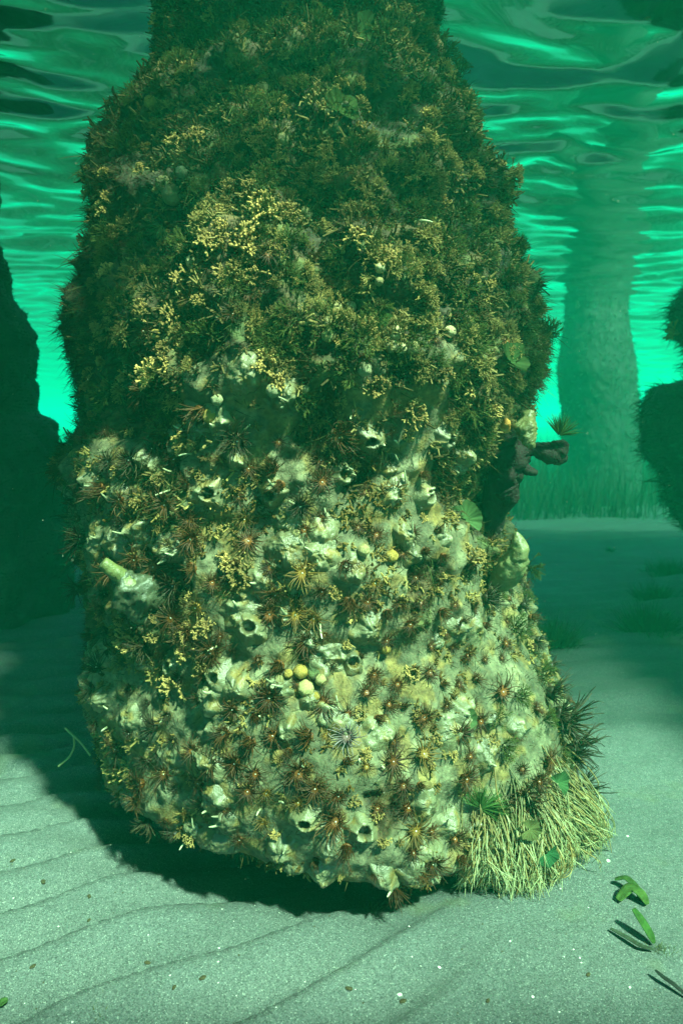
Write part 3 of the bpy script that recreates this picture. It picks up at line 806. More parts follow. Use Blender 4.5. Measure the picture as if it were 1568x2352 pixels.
parts_ = [turf_mesh(52000, .70, 1.95, (.008, .022), (.0012, .0024), ((.040, .024, .009), (.030, .046, .012)), lambda p, s: 1.0 - .93 * s, 'a'),
          turf_mesh(16000, .0, .80, (.006, .015), (.0010, .0019), ((.060, .032, .011), (.060, .055, .016)), lambda p, s: 1.0 - .85 * s, 'b'),
          turf_mesh(10000, .45, 1.95, (.014, .032), (.0012, .0022), ((.055, .032, .010), (.045, .065, .016)), lambda p, s: (1 - s) * sstep(.0, .35, fbm(p[:, 0] * 6 + 60, p[:, 1] * 6, p[:, 2] * 6, 2)), 'd', -.45, 4),
          turf_mesh(9000, .3, 1.7, (.009, .022), (.0010, .0018), ((.028, .030, .012), (.035, .06, .018)), lambda p, s: np.where(np.abs(p[:, 0] + .05) > .33, 1.0, .03), 'c')]
vs, fs, cs, o_ = [], [], [], 0
for V, F, C_ in parts_: vs.append(V); fs.append(F + o_); cs.append(C_); o_ += len(V)
tag(link('algae_turf', raw_mesh('algae_turf', np.concatenate(vs), np.concatenate(fs), m_turf, False, np.concatenate(cs)), pile), 'short hair-like algae covering the pile', None, None, 'stuff')
# sprigs: tiny branching crusty fronds in one mesh
def sprig_cover(n, zlo, zhi, scale, cols, weight):
    k = scatter_idx(n, zlo, zhi, weight); p = PF[k]; nn = NS[k]
    pv, pf, pc = [], [], []
    M_ = n * 9; kk = np.repeat(np.arange(n), 9)
    d = nn[kk] + rng.normal(size=(M_, 3)) * .75; d /= np.linalg.norm(d, axis=1)[:, None]
    L_ = rng.uniform(*scale, M_)
    p0 = p[kk] - nn[kk] * .002 + rng.normal(size=(M_, 3)) * .002
    mid = p0 + d * L_[:, None] * .5 + rng.normal(size=(M_, 3)) * .0018; end = mid + (d + rng.normal(size=(M_, 3)) * .5) * L_[:, None] * .5
    r0 = rng.uniform(.0009, .0019, (M_, 1)) * A([[.8, 1.2, .9]])
    V, F = tubes(np.stack([p0, mid, end], 1), r0, 4)
    m = sstep(-.2, .6, perlin(p[:, 0] * 13, p[:, 1] * 13, p[:, 2] * 13) + rng.normal(size=n) * .35)[:, None]
    c = (A(cols[0]) * (1 - m) + A(cols[1]) * m) * rng.uniform(.55, 1.4, (n, 1))
    return V - A([0, CX_Y, 0]), F, np.repeat(c, 9 * 12, 0)
w_up = lambda p, s: (1 - .8 * s) * sstep(-.7, .5, fbm(p[:, 0] * 7, p[:, 1] * 7, p[:, 2] * 7 + 9, 2)) * np.where(p[:, 0] < -.36, .25, 1)
parts_ = [sprig_cover(3600, .66, 1.95, (.007, .020), ((.07, .050, .016), (.27, .20, .07)), w_up),
          sprig_cover(1500, .02, .75, (.004, .012), ((.15, .09, .02), (.36, .26, .08)), lambda p, s: (1 - .4 * s) * sstep(-.1, .5, fbm(p[:, 0] * 9, p[:, 1] * 9, p[:, 2] * 9 + 9, 2)))]
vs, fs, cs, o_ = [], [], [], 0
for V, F, C_ in parts_: vs.append(V); fs.append(F + o_); cs.append(C_); o_ += len(V)
tag(link('crusty_sprigs', raw_mesh('crusty_sprigs', np.concatenate(vs), np.concatenate(fs), m_twig, False, np.concatenate(cs)), pile), 'tiny crusty branching sprigs covering the pile', None, None, 'stuff')
# ---------------------------------------------------------------- one-of-a-kind growths
def loose_tube(path, rad, sides=14, colr=(.4, .45, .3), name='tube', m=None, noise=.15, tipcol=None, parent=None, seed=0.0):
    path = A(path); K = 44; sides = 40
    t0 = np.linspace(0, 1, len(path)); t1 = np.linspace(0, 1, K)
    pp = np.stack([np.interp(t1, t0, path[:, k]) for k in range(3)], -1)
    for _ in range(3): pp[1:-1] = (pp[:-2] + 2 * pp[1:-1] + pp[2:]) / 4
    rr = np.interp(t1, t0, rad)
    V, F = tubes(pp[None], rr[None], sides, cap=False)
    V = V.reshape(K, sides, 3); ctr = pp[:, None]
    d = V - ctr; s = 1 + noise * (fbm(V[..., 0] * 40 + seed, V[..., 1] * 40, V[..., 2] * 40, 3) + .45 * fbm(V[..., 0] * 170 + seed, V[..., 1] * 170, V[..., 2] * 170, 3, .7))
    V = ctr + d * s[..., None]
    c = A(colr)[None, None] * (1 + .25 * fbm(V[..., 0] * 60, V[..., 1] * 60, V[..., 2] * 60, 2))[..., None]
    if tipcol is not None: c = c * (1 - (t1 ** 6)[:, None, None]) + A(tipcol) * (t1 ** 6)[:, None, None]
    end = np.arange(sides)[::-1]; e0 = (K - 1) * sides
    tri = np.stack([np.full(sides, K * sides), e0 + (np.arange(sides) + 1) % sides, e0 + np.arange(sides)], -1)[:, ::-1]
    VV = np.concatenate([V.reshape(-1, 3), [pp[-1] + (pp[-1] - pp[-2]) * (.6 if rr[-1] > .001 else .1)]])
    cc = np.concatenate([c.reshape(-1, 3), [c[-1].mean(0)]])
    return link(name, raw_mesh(name, VV, [F, tri], m or m_spng, True, cc), parent)
def at(px, py, Y): 
    x, z = on_plane_y(px, py, Y); return A([x, Y, z])

# chimney sponge on the shaded side
i = pick(330, 1360); c0 = PF[i]; Y0 = c0[1] - .018
body = loose_tube([at(350, 1395, Y0 + .05), at(335, 1375, Y0), at(305, 1355, Y0 - .012), at(285, 1325, Y0 - .012), at(272, 1305, Y0 - .01)], [.014, .032, .034, .020, .006], colr=(.045, .052, .028), name='chimney_sponge', noise=.34)
tag(body, 'pouch-shaped pale sponge with a long yellow-green chimney tube on the shaded side', 'sponge')
loose_tube([at(300, 1350, Y0 - .02), at(280, 1325, Y0 - .02), at(255, 1306, Y0 - .03), at(236, 1292, Y0 - .035)], [.019, .0135, .0115, .0095], colr=(.10, .11, .035), name='chimney', noise=.12, parent=body)
# dark red lobed sponge at the bright side
Yd = 1.30
core = loose_tube([at(1120, 1230, Yd + .05), at(1150, 1120, Yd), at(1175, 1050, Yd - .01), at(1170, 985, Yd), at(1150, 960, Yd + .02)], [.018, .030, .034, .024, .010], colr=(.009, .0035, .003), name='dark_sponge', noise=.3, m=m_crust)
tag(core, 'nearly black red-brown sponge with blunt fingers reaching past the bright side of the pile', 'sponge')
for pth, rd in (([(1180, 1040, 0), (1225, 1030, 0), (1262, 1042, 0), (1285, 1030, 0), (1298, 1015, 0)], (.016, .012, .021, .018, .009)),
                ([(1262, 1045, 0), (1285, 1052, 0), (1300, 1054, 0)], (.018, .014, .007)),
                ([(1175, 1060, 0), (1200, 1075, 0), (1232, 1087, 0)], (.018, .012, .006)),
                ([(1165, 1080, 0), (1185, 1090, 0), (1198, 1096, 0)], (.020, .015, .008)),
                ([(1160, 1120, 0), (1172, 1145, 0), (1165, 1165, 0)], (.024, .016, .007))):
    loose_tube([at(x, y, Yd - .02) for x, y, _ in pth], rd, colr=(.007, .003, .0025), name='finger', noise=.2, m=m_crust, parent=core, seed=len(pth))
# pale sponge flap on the bright outline, and the tan lump above the dark sponge
fl = loose_tube([at(1150, 1340, 1.25), at(1178, 1300, 1.22), at(1192, 1265, 1.21), at(1188, 1235, 1.21), at(1185, 1222, 1.21)], [.022, .026, .019, .011, .003], colr=(.12, .125, .05), name='sponge', noise=.24)
tag(fl, 'pale ragged sponge flap standing up on the bright outline below the dark sponge', 'sponge')
fl = loose_tube([at(1215, 950, 1.24), at(1205, 985, 1.22), at(1212, 1010, 1.215), at(1222, 1030, 1.215)], [.013, .018, .013, .005], colr=(.12, .12, .045), name='sponge', noise=.34)
tag(fl, 'tan knobbly sponge lump dripping over the dark sponge', 'sponge')
# orange tipped lump in the shadow beside it
ob = loose_tube([at(1158, 985, 1.235), at(1161, 970, 1.22), at(1161, 962, 1.215)], [.010, .008, .003], colr=(.35, .16, .03), name='sea_squirt', noise=.15)
tag(ob, 'small orange sea squirt above the dark red sponge', 'sea squirt')

# pale soft filament tuft at the foot
def filament_tuft():
    root = bpy.data.objects.new('filament_tuft', None); COL.objects.link(root)
    org = at(1215, 1800, 1.20); root.location = org
    tag(root, 'pale yellow tuft of long soft filaments flowing down to the sand on the bright side', 'soft tuft')
    n = 700; K = 16; t = np.linspace(0, 1, K)
    # roots in a band along the foot, ends fanning over the sand
    nb = 64; bid = rng.integers(0, nb, n); ba = rng.uniform(0, 1, nb) ** .9
    a = np.clip(ba[bid] + rng.normal(size=n) * .03, 0, 1)
    rx = 1115 + 170 * a + rng.normal(size=n) * 22; ry = 1915 - 95 * a + rng.normal(size=n) * 40
    bb = np.clip(ba + rng.normal(size=nb) * .14, 0, 1.05); b_ = np.clip(bb[bid] + rng.normal(size=n) * .035, 0, 1.06); dn = np.clip(rng.uniform(.6, 1.0, nb)[bid] ** .7 + rng.normal(size=n) * .05, .5, 1)
    exx = 1068 + 305 * b_ + rng.normal(size=n) * 10; eyy = (2030 + 22 * np.sin(b_ * 3.1) - 105 * np.clip(b_ - .62, 0, 1) * 2.0) ; eyy = ry + (eyy - ry) * dn; exx = rx + (exx - rx) * (.45 + .55 * dn)
    paths = np.zeros((n, K, 3)); 
    for q in range(n):
        p0 = PF[pick(rx[q], ry[q])] if rx[q] < 1290 else at(rx[q], ry[q], 1.2)
        fl_ = on_floor(exx[q], min(eyy[q], 2052), .012)
        Ye = min(max(1.0, fl_.y) - rng.uniform(0, .015), p0[1] + .06)
        Ye = Ye if dn[q] > .9 else p0[1] * (1 - dn[q]) + Ye * dn[q] - .015
        p1 = at(exx[q], min(eyy[q], 2050), Ye)
        m = (p0 + p1) / 2 + A([.030 * (b_[q] - .2), -.050, .030]) + rng.normal(size=3) * .010
        tt = t[:, None]; paths[q] = p0 * (1 - tt) ** 2 + 2 * m * tt * (1 - tt) + p1 * tt ** 2
        paths[q] += (rng.normal(size=3) * .010)[None] * np.sin(tt * rng.uniform(2.5, 6) + rng.uniform(0, 6)) * tt + (rng.normal(size=3) * .0026)[None] * np.sin(tt * rng.uniform(8, 14) + rng.uniform(0, 6)) * tt
    r = .0011 * (1 - .6 * t ** 1.5)
    # side branches near the ends
    bp_, br_ = [], []
    for q in range(n):
        for k in range(int(rng.integers(2, 5))):
            s = int(rng.integers(3, K - 2)); p = paths[q, s]; d = paths[q, min(s + 2, K - 1)] - p; L_ = np.linalg.norm(d) + 1e-6; d = d / L_
            d = d + rng.normal(size=3) * .17; d /= np.linalg.norm(d); L_ = rng.uniform(.016, .04)
            tt = np.linspace(0, 1, 5)[:, None]; w = p + d * L_ * tt + A([0, 0, -.006]) * tt ** 2 + rng.normal(size=3) * .003 * tt ** 2
            w[:, 2] = np.maximum(w[:, 2], .008); bp_.append(w)
    V1, F1 = tubes(paths, r[None] * rng.uniform(.6, 1.5, (n, 1)), 4); V2, F2 = tubes(A(bp_), .0008 * (1 - .6 * np.linspace(0, 1, 5))[None], 4)
    base = A([.46, .45, .20]); warm = A([.42, .29, .10]); mixr = np.clip(rng.uniform(-.3, 1.2, nb)[bid] + rng.normal(size=n) * .2, 0, 1)[:, None]; base = base * rng.uniform(.55, 1.15)
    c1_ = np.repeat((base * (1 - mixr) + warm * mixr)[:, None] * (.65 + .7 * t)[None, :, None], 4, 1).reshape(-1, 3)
    c2_ = np.tile(A([.64, .64, .34]), (len(V2), 1))
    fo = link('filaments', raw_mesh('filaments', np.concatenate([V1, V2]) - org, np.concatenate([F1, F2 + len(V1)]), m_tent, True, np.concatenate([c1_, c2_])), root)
    fo['kind'] = 'stuff'
    hb = loose_tube([at(1120, 1905, 1.16) - org, at(1190, 1850, 1.15) - org, at(1260, 1800, 1.17) - org, at(1290, 1770, 1.2) - org], [.02, .035, .035, .02], colr=(.06, .055, .02), name='holdfast', noise=.3, parent=root)
filament_tuft()

# green fan-shaped algae / feather dusters: pleated translucent funnels
def fan_mesh(seed, arc=1.6, pleats=22, colr=(.05, .12, .03), m=None):
    r_ = np.random.default_rng(seed); na, nr = pleats * 4, 12
    a = np.linspace(-arc, arc, na)[None]; r = np.linspace(.06, 1, nr)[:, None]
    edge = 1 + .04 * np.sin(a * pleats * .37 + seed) + .22 * perlin(a * 2 + seed, a * 0 + .5)
    x = r * edge * np.sin(a); y = r * edge * np.cos(a)
    z = .38 * r ** 1.6 * (.5 + .6 * perlin(a * 1.3 + seed, r * 0 + 2.2)) + .014 * r * np.sin(a * pleats)
    V = np.stack([x, y, z], -1).reshape(-1, 3)
    c = A(colr) * (.85 + .3 * (np.sin(a * pleats) * .5 + .5) * np.ones_like(r))[..., None] * (1.15 - .5 * r)[..., None]
    return raw_mesh('fan', V, grid_faces(na, nr), m or m_turf, True, c.reshape(-1, 3))
def feather_fan(seed, arc, colr):
    r_ = np.random.default_rng(seed); n = 170
    a = r_.uniform(-arc, arc, n); d = np.stack([np.sin(a), np.cos(a), r_.uniform(.05, .5, n)], -1)
    root = d * .05; bend = np.stack([.15 * np.sin(a) + r_.normal(size=n) * .08, .1 * np.cos(a), r_.normal(size=n) * .12 - .15], -1)
    V, F = ribbons(root, d, bend, r_.uniform(.7, 1.0, n), np.full(n, .05), 6)
    return raw_mesh('fan', V, F, m_turf, False, np.repeat(A(colr) * r_.uniform(.6, 1.5, (n, 1)), 12, 0))
fans = [(1292, 965, 46, (.9, -.3, .5), 1.25, 'dark green fan worm spreading from the bright outline above the black sponge', 'fan worm', (.04, .085, .02), (1283, 1000)),
        (1100, 1850, 50, (.1, -1, .1), 1.75, 'bright green fan alga beside the large anemones at the foot', 'seaweed', (.05, .11, .025), None),
        (372, 520, 34, (.1, -1, .3), 1.1, 'dark green ribbed fan on the upper shaded side', 'fan worm', (.02, .06, .02), None),
        (1065, 1195, 40, (.3, -1, .2), 1.6, 'translucent green sheet alga on the bright side of the band', 'seaweed', (.08, .15, .05), None),
        (780, 260, 36, (0, -1, .2), 1.7, 'olive green sheet alga near the top of the pile', 'seaweed', (.05, .09, .02), None),
        (1165, 830, 40, (.6, -1, .1), 1.5, 'bright green curled alga on the bright side of the widest bulge', 'seaweed', (.04, .08, .02), None),
        (1255, 1960, 24, (.2, -1, .1), 1.8, 'small dark green leaf caught in the pale tuft', 'seaweed', (.03, .11, .04), None),
        (1215, 1905, 22, (.2, -1, .1), 2.6, 'round olive leaf caught in the pale tuft', 'seaweed', (.14, .15, .05), None),
        (1280, 1800, 26, (.5, -1, .1), 1.8, 'green leaf at the upper edge of the pale tuft', 'seaweed', (.06, .15, .05), None),
        (1060, 1650, 30, (.3, -1, .1), 1.4, 'thin green film alga over the pale tongue', 'seaweed', (.10, .17, .06), None),
        (870, 760, 34, (.1, -1, .1), 1.6, 'dim green alga sheet among yellow balls on the upper face', 'seaweed', (.05, .10, .02), None),
        (820, 80, 40, (.1, -1, .1), 1.6, 'dim green alga sheet at the very top of the pile', 'seaweed', (.04, .08, .02), None)]
for k, (x, y, r, nn, arc, lab, cat, cc, rootpx) in enumerate(fans):
    o = link('green_fan', feather_fan(40 + k, arc, cc) if k < 3 else fan_mesh(40 + k, arc, 14 + k % 9, cc))
    if rootpx: pos = at(rootpx[0], rootpx[1], 1.25)
    elif x > 1200: pos = at(x, y, 1.03)
    else: pos = PF[pick(x, y)] + A([0, -.008, 0])
    nv = Vector(nn).normalized(); up = Vector((.25, 0, 1)) if k == 0 else Vector((rng.normal() * .7, 0, rng.normal()))
    yv = (up - nv * up.dot(nv)).normalized(); xv = yv.cross(nv)
    if k == 0: nv = Vector((.25, -1, .1)).normalized(); yv = Vector((.35, 0, 1)).normalized(); xv = yv.cross(nv); yv = nv.cross(xv)
    o.matrix_world = Matrix.Translation(pos) @ Matrix((xv, yv, nv)).transposed().to_4x4() @ Matrix.Scale(r * PXM * 1.15, 4)
    tag(o, lab, cat)

# yellow balls
def ball_mesh(seed, c=(.36, .29, .10), hole=True):
    t = np.linspace(.0, np.pi, 20)[:, None]; a = (np.arange(24) / 24 * 2 * np.pi)[None]
    x, y, z = np.sin(t) * np.cos(a), np.sin(t) * np.sin(a), np.cos(t) * 1.05 + 0 * a
    r = 1 + .13 * fbm(x * 1.6 + seed, y * 1.6, z * 1.6, 3) - (.45 * np.exp(-(t / .22) ** 2) if hole else 0)
    V = np.stack([x * r, y * r, z * r], -1)
    cc = A(c) * (1 + .3 * fbm(x * 4, y * 4 + seed, z * 4, 2))[..., None] * (1 - (.7 * np.exp(-(t / .25) ** 2) if hole else 0 * t))[..., None]
    return raw_mesh('ball', V.reshape(-1, 3), grid_faces(24, 20, True), m_spng, True, cc.reshape(-1, 3))
bm_ = [ball_mesh(k, c, h) for k, (c, h) in enumerate((((.36, .30, .12), True), ((.30, .25, .10), False), ((.42, .36, .18), True), ((.34, .22, .04), False), ((.28, .27, .14), False)))]
balls = [(395, 435, 17), (410, 452, 20), (378, 425, 12), (430, 400, 11), (420, 582, 11), (448, 605, 12), (452, 618, 10), (700, 500, 11), (698, 490, 9), (823, 477, 9), (872, 617, 10), (752, 745, 11), (755, 775, 13), (775, 712, 10), (808, 708, 10), (900, 775, 14), (897, 798, 13), (922, 800, 10), (940, 800, 13),
         (835, 845, 14), (1020, 765, 12), (990, 765, 10), (870, 650, 8), (880, 875, 9), (700, 895, 8), (625, 895, 13), (490, 950, 15), (500, 912, 11), (770, 720, 8), (690, 1540, 14), (697, 1580, 16), (660, 1545, 9), (735, 1560, 11), (640, 1560, 10), (830, 1270, 12), (893, 1282, 13), (680, 1230, 10), (1130, 630, 8), (645, 330, 12), (600, 215, 12), (365, 770, 11), (355, 240, 13), (880, 1488, 10), (720, 1600, 9), (755, 1530, 9)]
for (x, y, r) in balls:
    o = link('ball_sponge', bm_[int(rng.integers(5))]); big_ = r >= 12
    place(o, PF[pick(x, y)], NS[pick(x, y)], r * PXM * 1.1, tilt=.4, lift=r * PXM * .9)
    tag(o, f'{"larger" if big_ else "tiny"} yellowish ball {zone(x, y)}', 'ball sponge', f'{"larger" if big_ else "tiny"} yellowish balls {zone(x, y)}')

# white worm tubes, bright slivers standing out of the growth
tube_px = [(395, 425, 100, 16), (945, 515, 20, 34), (1125, 650, 20, 24), (1115, 655, 60, 14), (805, 955, 250, 14), (445, 1045, 160, 26), (405, 1085, 190, 26), (395, 1125, 200, 30), (905, 1015, 80, 10), (620, 1545, 150, 16), (255, 1665, 200, 16), (345, 1700, 160, 22), (600, 1650, 80, 30), (775, 1620, 85, 26), (370, 1665, 60, 24), (735, 1430, 260, 30),
           (860, 1540, 250, 22), (500, 1480, 200, 18), (1240, 1570, 40, 12), (520, 1985, 250, 18), (600, 1850, 200, 12), (640, 1840, 20, 12), (700, 1760, 100, 14), (430, 1935, 210, 16), (925, 1690, 85, 20), (1150, 1745, 60, 18), (880, 1770, 160, 14), (820, 1750, 120, 12), (255, 1625, 140, 12), (470, 1590, 20, 14), (1085, 1180, 10, 26), (1090, 1200, 330, 20), (700, 940, 110, 10), (560, 985, 20, 14)]
for (x, y, ang, Lp) in tube_px:
    k_ = pick(x, y); p = PF[k_] + NS[k_] * .006; d = A([math.cos(math.radians(ang)), -.55, math.sin(math.radians(ang))]); d /= np.linalg.norm(d)
    t = np.linspace(0, 1, 6)[:, None]; bnd = rng.normal(size=3) * .3
    path = d * Lp * PXM * .9 * t + bnd * Lp * PXM * t ** 2
    V, F = tubes(path[None], (.0016 * A([1.2, 1.1, 1, 1, .95, .5]))[None], 6)
    o = link('worm_tube', raw_mesh('worm_tube', V, F, m_white, True, np.repeat(A([.20, .21, .08])[None] * (1 - t) + A([.60, .60, .36])[None] * t, 6, 0))); o.location = p
    tag(o, f'short bright whitish tube {zone(x, y)}', 'worm tube', f'bright whitish tubes {zone(x, y)}')
# two long thin strands trailing from the shaded foot
for pts_, lab in (([(208, 1735), (190, 1710), (168, 1688), (150, 1672)], 'stiff yellowish strand sticking out at the shaded foot'), ([(170, 1690), (172, 1715), (160, 1740), (135, 1760)], 'limp pale strand drooping to the sand at the shaded foot')):
    pp = A([at(x, y, 1.28) for x, y in pts_]); t1 = np.linspace(0, 3, 14); q_ = np.stack([np.interp(t1, np.arange(4), pp[:, k]) for k in range(3)], -1)
    for _ in range(2): q_[1:-1] = (q_[:-2] + 2 * q_[1:-1] + q_[2:]) / 4
    V, F = tubes(q_[None], np.full((1, 14), .0022), 6); o = link('trailing_strand', raw_mesh('trailing_strand', V - q_[0], F, m_white, True, np.tile(A([.22, .26, .10]), (len(V), 1)))); o.location = q_[0]
    tag(o, lab, 'strand')

# ---------------------------------------------------------------- on the sand
def floor_pt(px, py, lift=0.0):
    p = on_floor(px, py); h = float(sand_h(p.x, p.y)); p = on_floor(px, py, h); return Vector((p.x, p.y, float(sand_h(p.x, p.y)) + lift))
m_sea = mat('seaweed', rough=.9, spec=.1, var=.5, vscale=110, bump=.6, bscale=300)
def tuft_on_sand(px, py, hpx, wpx, n, c0, c1, label, cat='seaweed tuft', name='seaweed_tuft', wide=.004):
    p = floor_pt(px, py); d = p.y; s = d / FPX * 1.0
    H_, W_ = hpx * s, wpx * s
    root = np.stack([rng.normal(size=n) * W_ * .22, rng.normal(size=n) * W_ * .2, np.full(n, -.01)], -1)
    dr = np.stack([root[:, 0] / W_ * 1.8 + rng.normal(size=n) * .25, rng.normal(size=n) * .4, np.ones(n)], -1); dr /= np.linalg.norm(dr, axis=1)[:, None]
    V, F = ribbons(root, dr, rng.normal(size=(n, 3)) * .22, H_ * rng.uniform(.5, 1.1, n), np.full(n, wide) * rng.uniform(.6, 1.3, n), 5)
    m = rng.uniform(size=(n, 1)); c = np.repeat(A(c0) * (1 - m) + A(c1) * m, 10, 0)
    o = link(name, raw_mesh(name, V, F, m_turf, False, c)); o.location = p; tag(o, label, cat); return o
tuft_on_sand(1490, 1452, 66, 84, 900, (.015, .04, .010), (.035, .07, .015), 'bushy green seaweed tuft on the open sand, nearest of three in a row')
tuft_on_sand(1500, 1378, 42, 66, 600, (.015, .035, .010), (.03, .06, .015), 'green seaweed tuft behind the nearest one on the open sand')
tuft_on_sand(1535, 1322, 40, 80, 500, (.012, .03, .012), (.02, .045, .016), 'farthest dark seaweed tuft on the open sand under the lumpy pile')
tuft_on_sand(1268, 1492, 78, 66, 800, (.015, .04, .012), (.04, .08, .03), 'green seaweed tuft close behind the bright edge of the main pile')
tuft_on_sand(1400, 1268, 14, 20, 60, (.015, .03, .012), (.02, .04, .015), 'tiny dark seaweed speck far out on the sand')
tuft_on_sand(1340, 1478, 14, 30, 60, (.03, .05, .025), (.04, .07, .03), 'low scrap of seaweed on the sand beyond the green tuft')
# dead green leaves and scraps in the foreground
def leaf(pts, w, colr, label, cat='leaf', name='dead_leaf', lift=.006, curl=.3):
    pp = A([np.array(floor_pt(x, y, lift + z)) for x, y, z in pts]); K = 16; t1 = np.linspace(0, len(pts) - 1, K)
    q = np.stack([np.interp(t1, np.arange(len(pts)), pp[:, k]) for k in range(3)], -1)
    for _ in range(2): q[1:-1] = (q[:-2] + 2 * q[1:-1] + q[2:]) / 4
    tan = np.gradient(q, axis=0); tan /= np.linalg.norm(tan, axis=1)[:, None]
    side = np.cross(tan, [0, 0, 1]); side /= np.linalg.norm(side, axis=1)[:, None]
    ww = w * np.sin(np.linspace(.12, .93, K) * np.pi) ** .6; rows = []
    for s in (-1, -.5, 0, .5, 1): rows.append(q + side * (ww * s)[:, None] + A([0, 0, 1]) * (curl * ww * s * s)[:, None])
    V = np.stack(rows, 1).reshape(-1, 3)
    low = np.stack(rows, 1) - A([0, 0, .0012]); V = np.concatenate([V, low.reshape(-1, 3)])
    F = grid_faces(5, K); F2 = F[:, ::-1] + 5 * K
    k = np.arange(K - 1) * 5; sd = np.concatenate([np.stack([k, k + 5, k + 5 + 5 * K, k + 5 * K], -1), np.stack([k + 5 + 4, k + 4, k + 4 + 5 * K, k + 9 + 5 * K], -1)])
    c = A(colr) * (1 + .35 * fbm(V[:, 0] * 60, V[:, 1] * 60, V[:, 2] * 60, 3))[:, None]
    o = link(name, raw_mesh(name, V - q[0], np.concatenate([F, F2, sd]), m_sea, True, c)); o.location = q[0]; tag(o, label, cat); return o
leaf([(1418, 2075, 0), (1445, 2060, .012), (1470, 2072, .008), (1485, 2085, 0)], .010, (.035, .065, .014), 'curled green leaf scrap on the sand beside the pale tuft')
leaf([(1410, 2032, .004), (1435, 2040, .014), (1460, 2060, .010), (1470, 2078, 0)], .0065, (.03, .06, .014), 'narrow green leaf arching over the curled scrap beside the pale tuft')
leaf([(1450, 2135, .030), (1470, 2150, .020), (1490, 2165, .008), (1500, 2175, 0)], .0075, (.025, .06, .012), 'upright green leaf tip leaning out of the seaweed scrap in the near corner')
leaf([(1400, 2140, 0), (1440, 2165, .002), (1470, 2185, .002), (1500, 2190, 0)], .004, (.03, .04, .025), 'dark flat leaf lying on the sand beside the upright green tip')
leaf([(1575, 2296, .0), (1545, 2275, .004), (1520, 2260, .006), (1502, 2246, .008)], .0035, (.015, .018, .015), 'black twig lying on the sand in the near bright corner', 'twig', 'twig')
leaf([(0, 2315, 0), (8, 2310, .002), (20, 2305, .002)], .006, (.04, .08, .02), 'small green scrap at the near shaded corner', 'leaf')
def sand_clump(px, py, wpx, n, c0, c1, label):
    tuft_on_sand(px, py, wpx * .45, wpx, n, c0, c1, label, 'seaweed scrap', 'seaweed_scrap', .0016)
sand_clump(1520, 2185, 60, 260, (.07, .10, .02), (.13, .15, .04), 'fuzzy yellow-green seaweed scrap in the near bright corner')
sand_clump(850, 2088, 60, 160, (.03, .06, .02), (.08, .10, .03), 'dark green scrap of algae on the sand in front of the pile')
sand_clump(905, 2066, 30, 50, (.04, .10, .02), (.05, .13, .03), 'few green blades on the sand in front of the pile')
sand_clump(1215, 2112, 40, 70, (.14, .14, .06), (.18, .17, .08), 'pale brown fuzz on the sand below the pale tuft')
for k_, (x, y, w) in enumerate(((155, 2208, 30), (235, 2308, 60), (205, 2345, 50), (600, 2325, 40), (405, 2120, 36), (110, 2025, 30), (205, 2052, 24), (30, 1978, 26))):
    sand_clump(x, y, w, 90, (.06, .07, .02), (.14, .14, .04), ('small olive wisp of algae beside a dark crumb', 'broad olive film of algae low on the shaded near sand', 'second broad olive wisp at the near edge of the sand', 'olive wisp on the near sand below the middle of the pile', 'olive wisp in a ripple trough', 'dark wisp in the ripple nearest the shaded corner of the pile', 'dark wisp on the long ripple crest', 'dark wisp at the shaded edge of the sand')[k_])
# shells, pebbles and crumbs
def peb(seed, flat=.45):
    t = np.linspace(0, np.pi, 8)[:, None]; a = (np.arange(10) / 10 * 2 * np.pi)[None]
    x, y, z = np.sin(t) * np.cos(a), np.sin(t) * np.sin(a), np.cos(t) * flat + 0 * a
    r = 1 + .35 * perlin(x * 1.3 + seed, y * 1.3, z * 1.3); return np.stack([x * r, y * r, z * r], -1).reshape(-1, 3)
def pm(seed, c): return raw_mesh('crumb', peb(seed), grid_faces(10, 8, True), m_sea, True, np.tile(A(c), (80, 1)) * np.random.default_rng(seed).uniform(.7, 1.3, (80, 1)))
white = [pm(k, (.70, .68, .58)) for k in range(4)]; brn = [pm(10 + k, (.06, .05, .025)) for k in range(4)]; olv = [pm(20 + k, (.16, .16, .05)) for k in range(4)]
spots = [('w', 917, 2285, 7), ('w', 1008, 2222, 5), ('w', 1222, 2290, 5), ('w', 1395, 1978, 6), ('w', 1440, 1922, 4), ('b', 801, 2268, 8), ('b', 925, 2300, 8), ('b', 75, 2215, 7), ('b', 340, 2213, 7), ('b', 465, 2240, 8), ('b', 400, 2262, 6), ('b', 30, 1975, 6), ('b', 100, 2020, 7), ('b', 205, 2050, 6), ('b', 205, 2115, 5), ('w', 1445, 2270, 4), ('b', 1350, 2240, 6), ('b', 1120, 2300, 6)]
nm = {'w': ('white shell crumb', 'shell crumb', 'shell_crumb'), 'b': ('dark brown crumb', 'crumb', 'dark_crumb'), 'o': ('olive patch of algae film', 'algae film', 'algae_patch')}
for (k, x, y, r) in spots:
    l_, cat, name = nm[k]; o = link(name, {'w': white, 'b': brn, 'o': olv}[k][int(rng.integers(4))])
    p = floor_pt(x, y, .001 if k != 'o' else -.001); s = r * p.y / FPX; fl_ = .16 if k == 'o' else .7
    o.matrix_world = Matrix.Translation(p) @ Matrix.Rotation(rng.uniform(0, 3), 4, 'Z') @ Matrix.Diagonal((s * (1.3 if k != 'w' else 1), s * .8, s * fl_, 1))
    side = 'on the near sand at the shaded side' if x < 500 else ('on the near sand in the middle' if x < 1100 else 'on the near sand at the bright side')
    tag(o, f'{l_} {side}', cat, f'{cat}s {side}')
n_ = 90
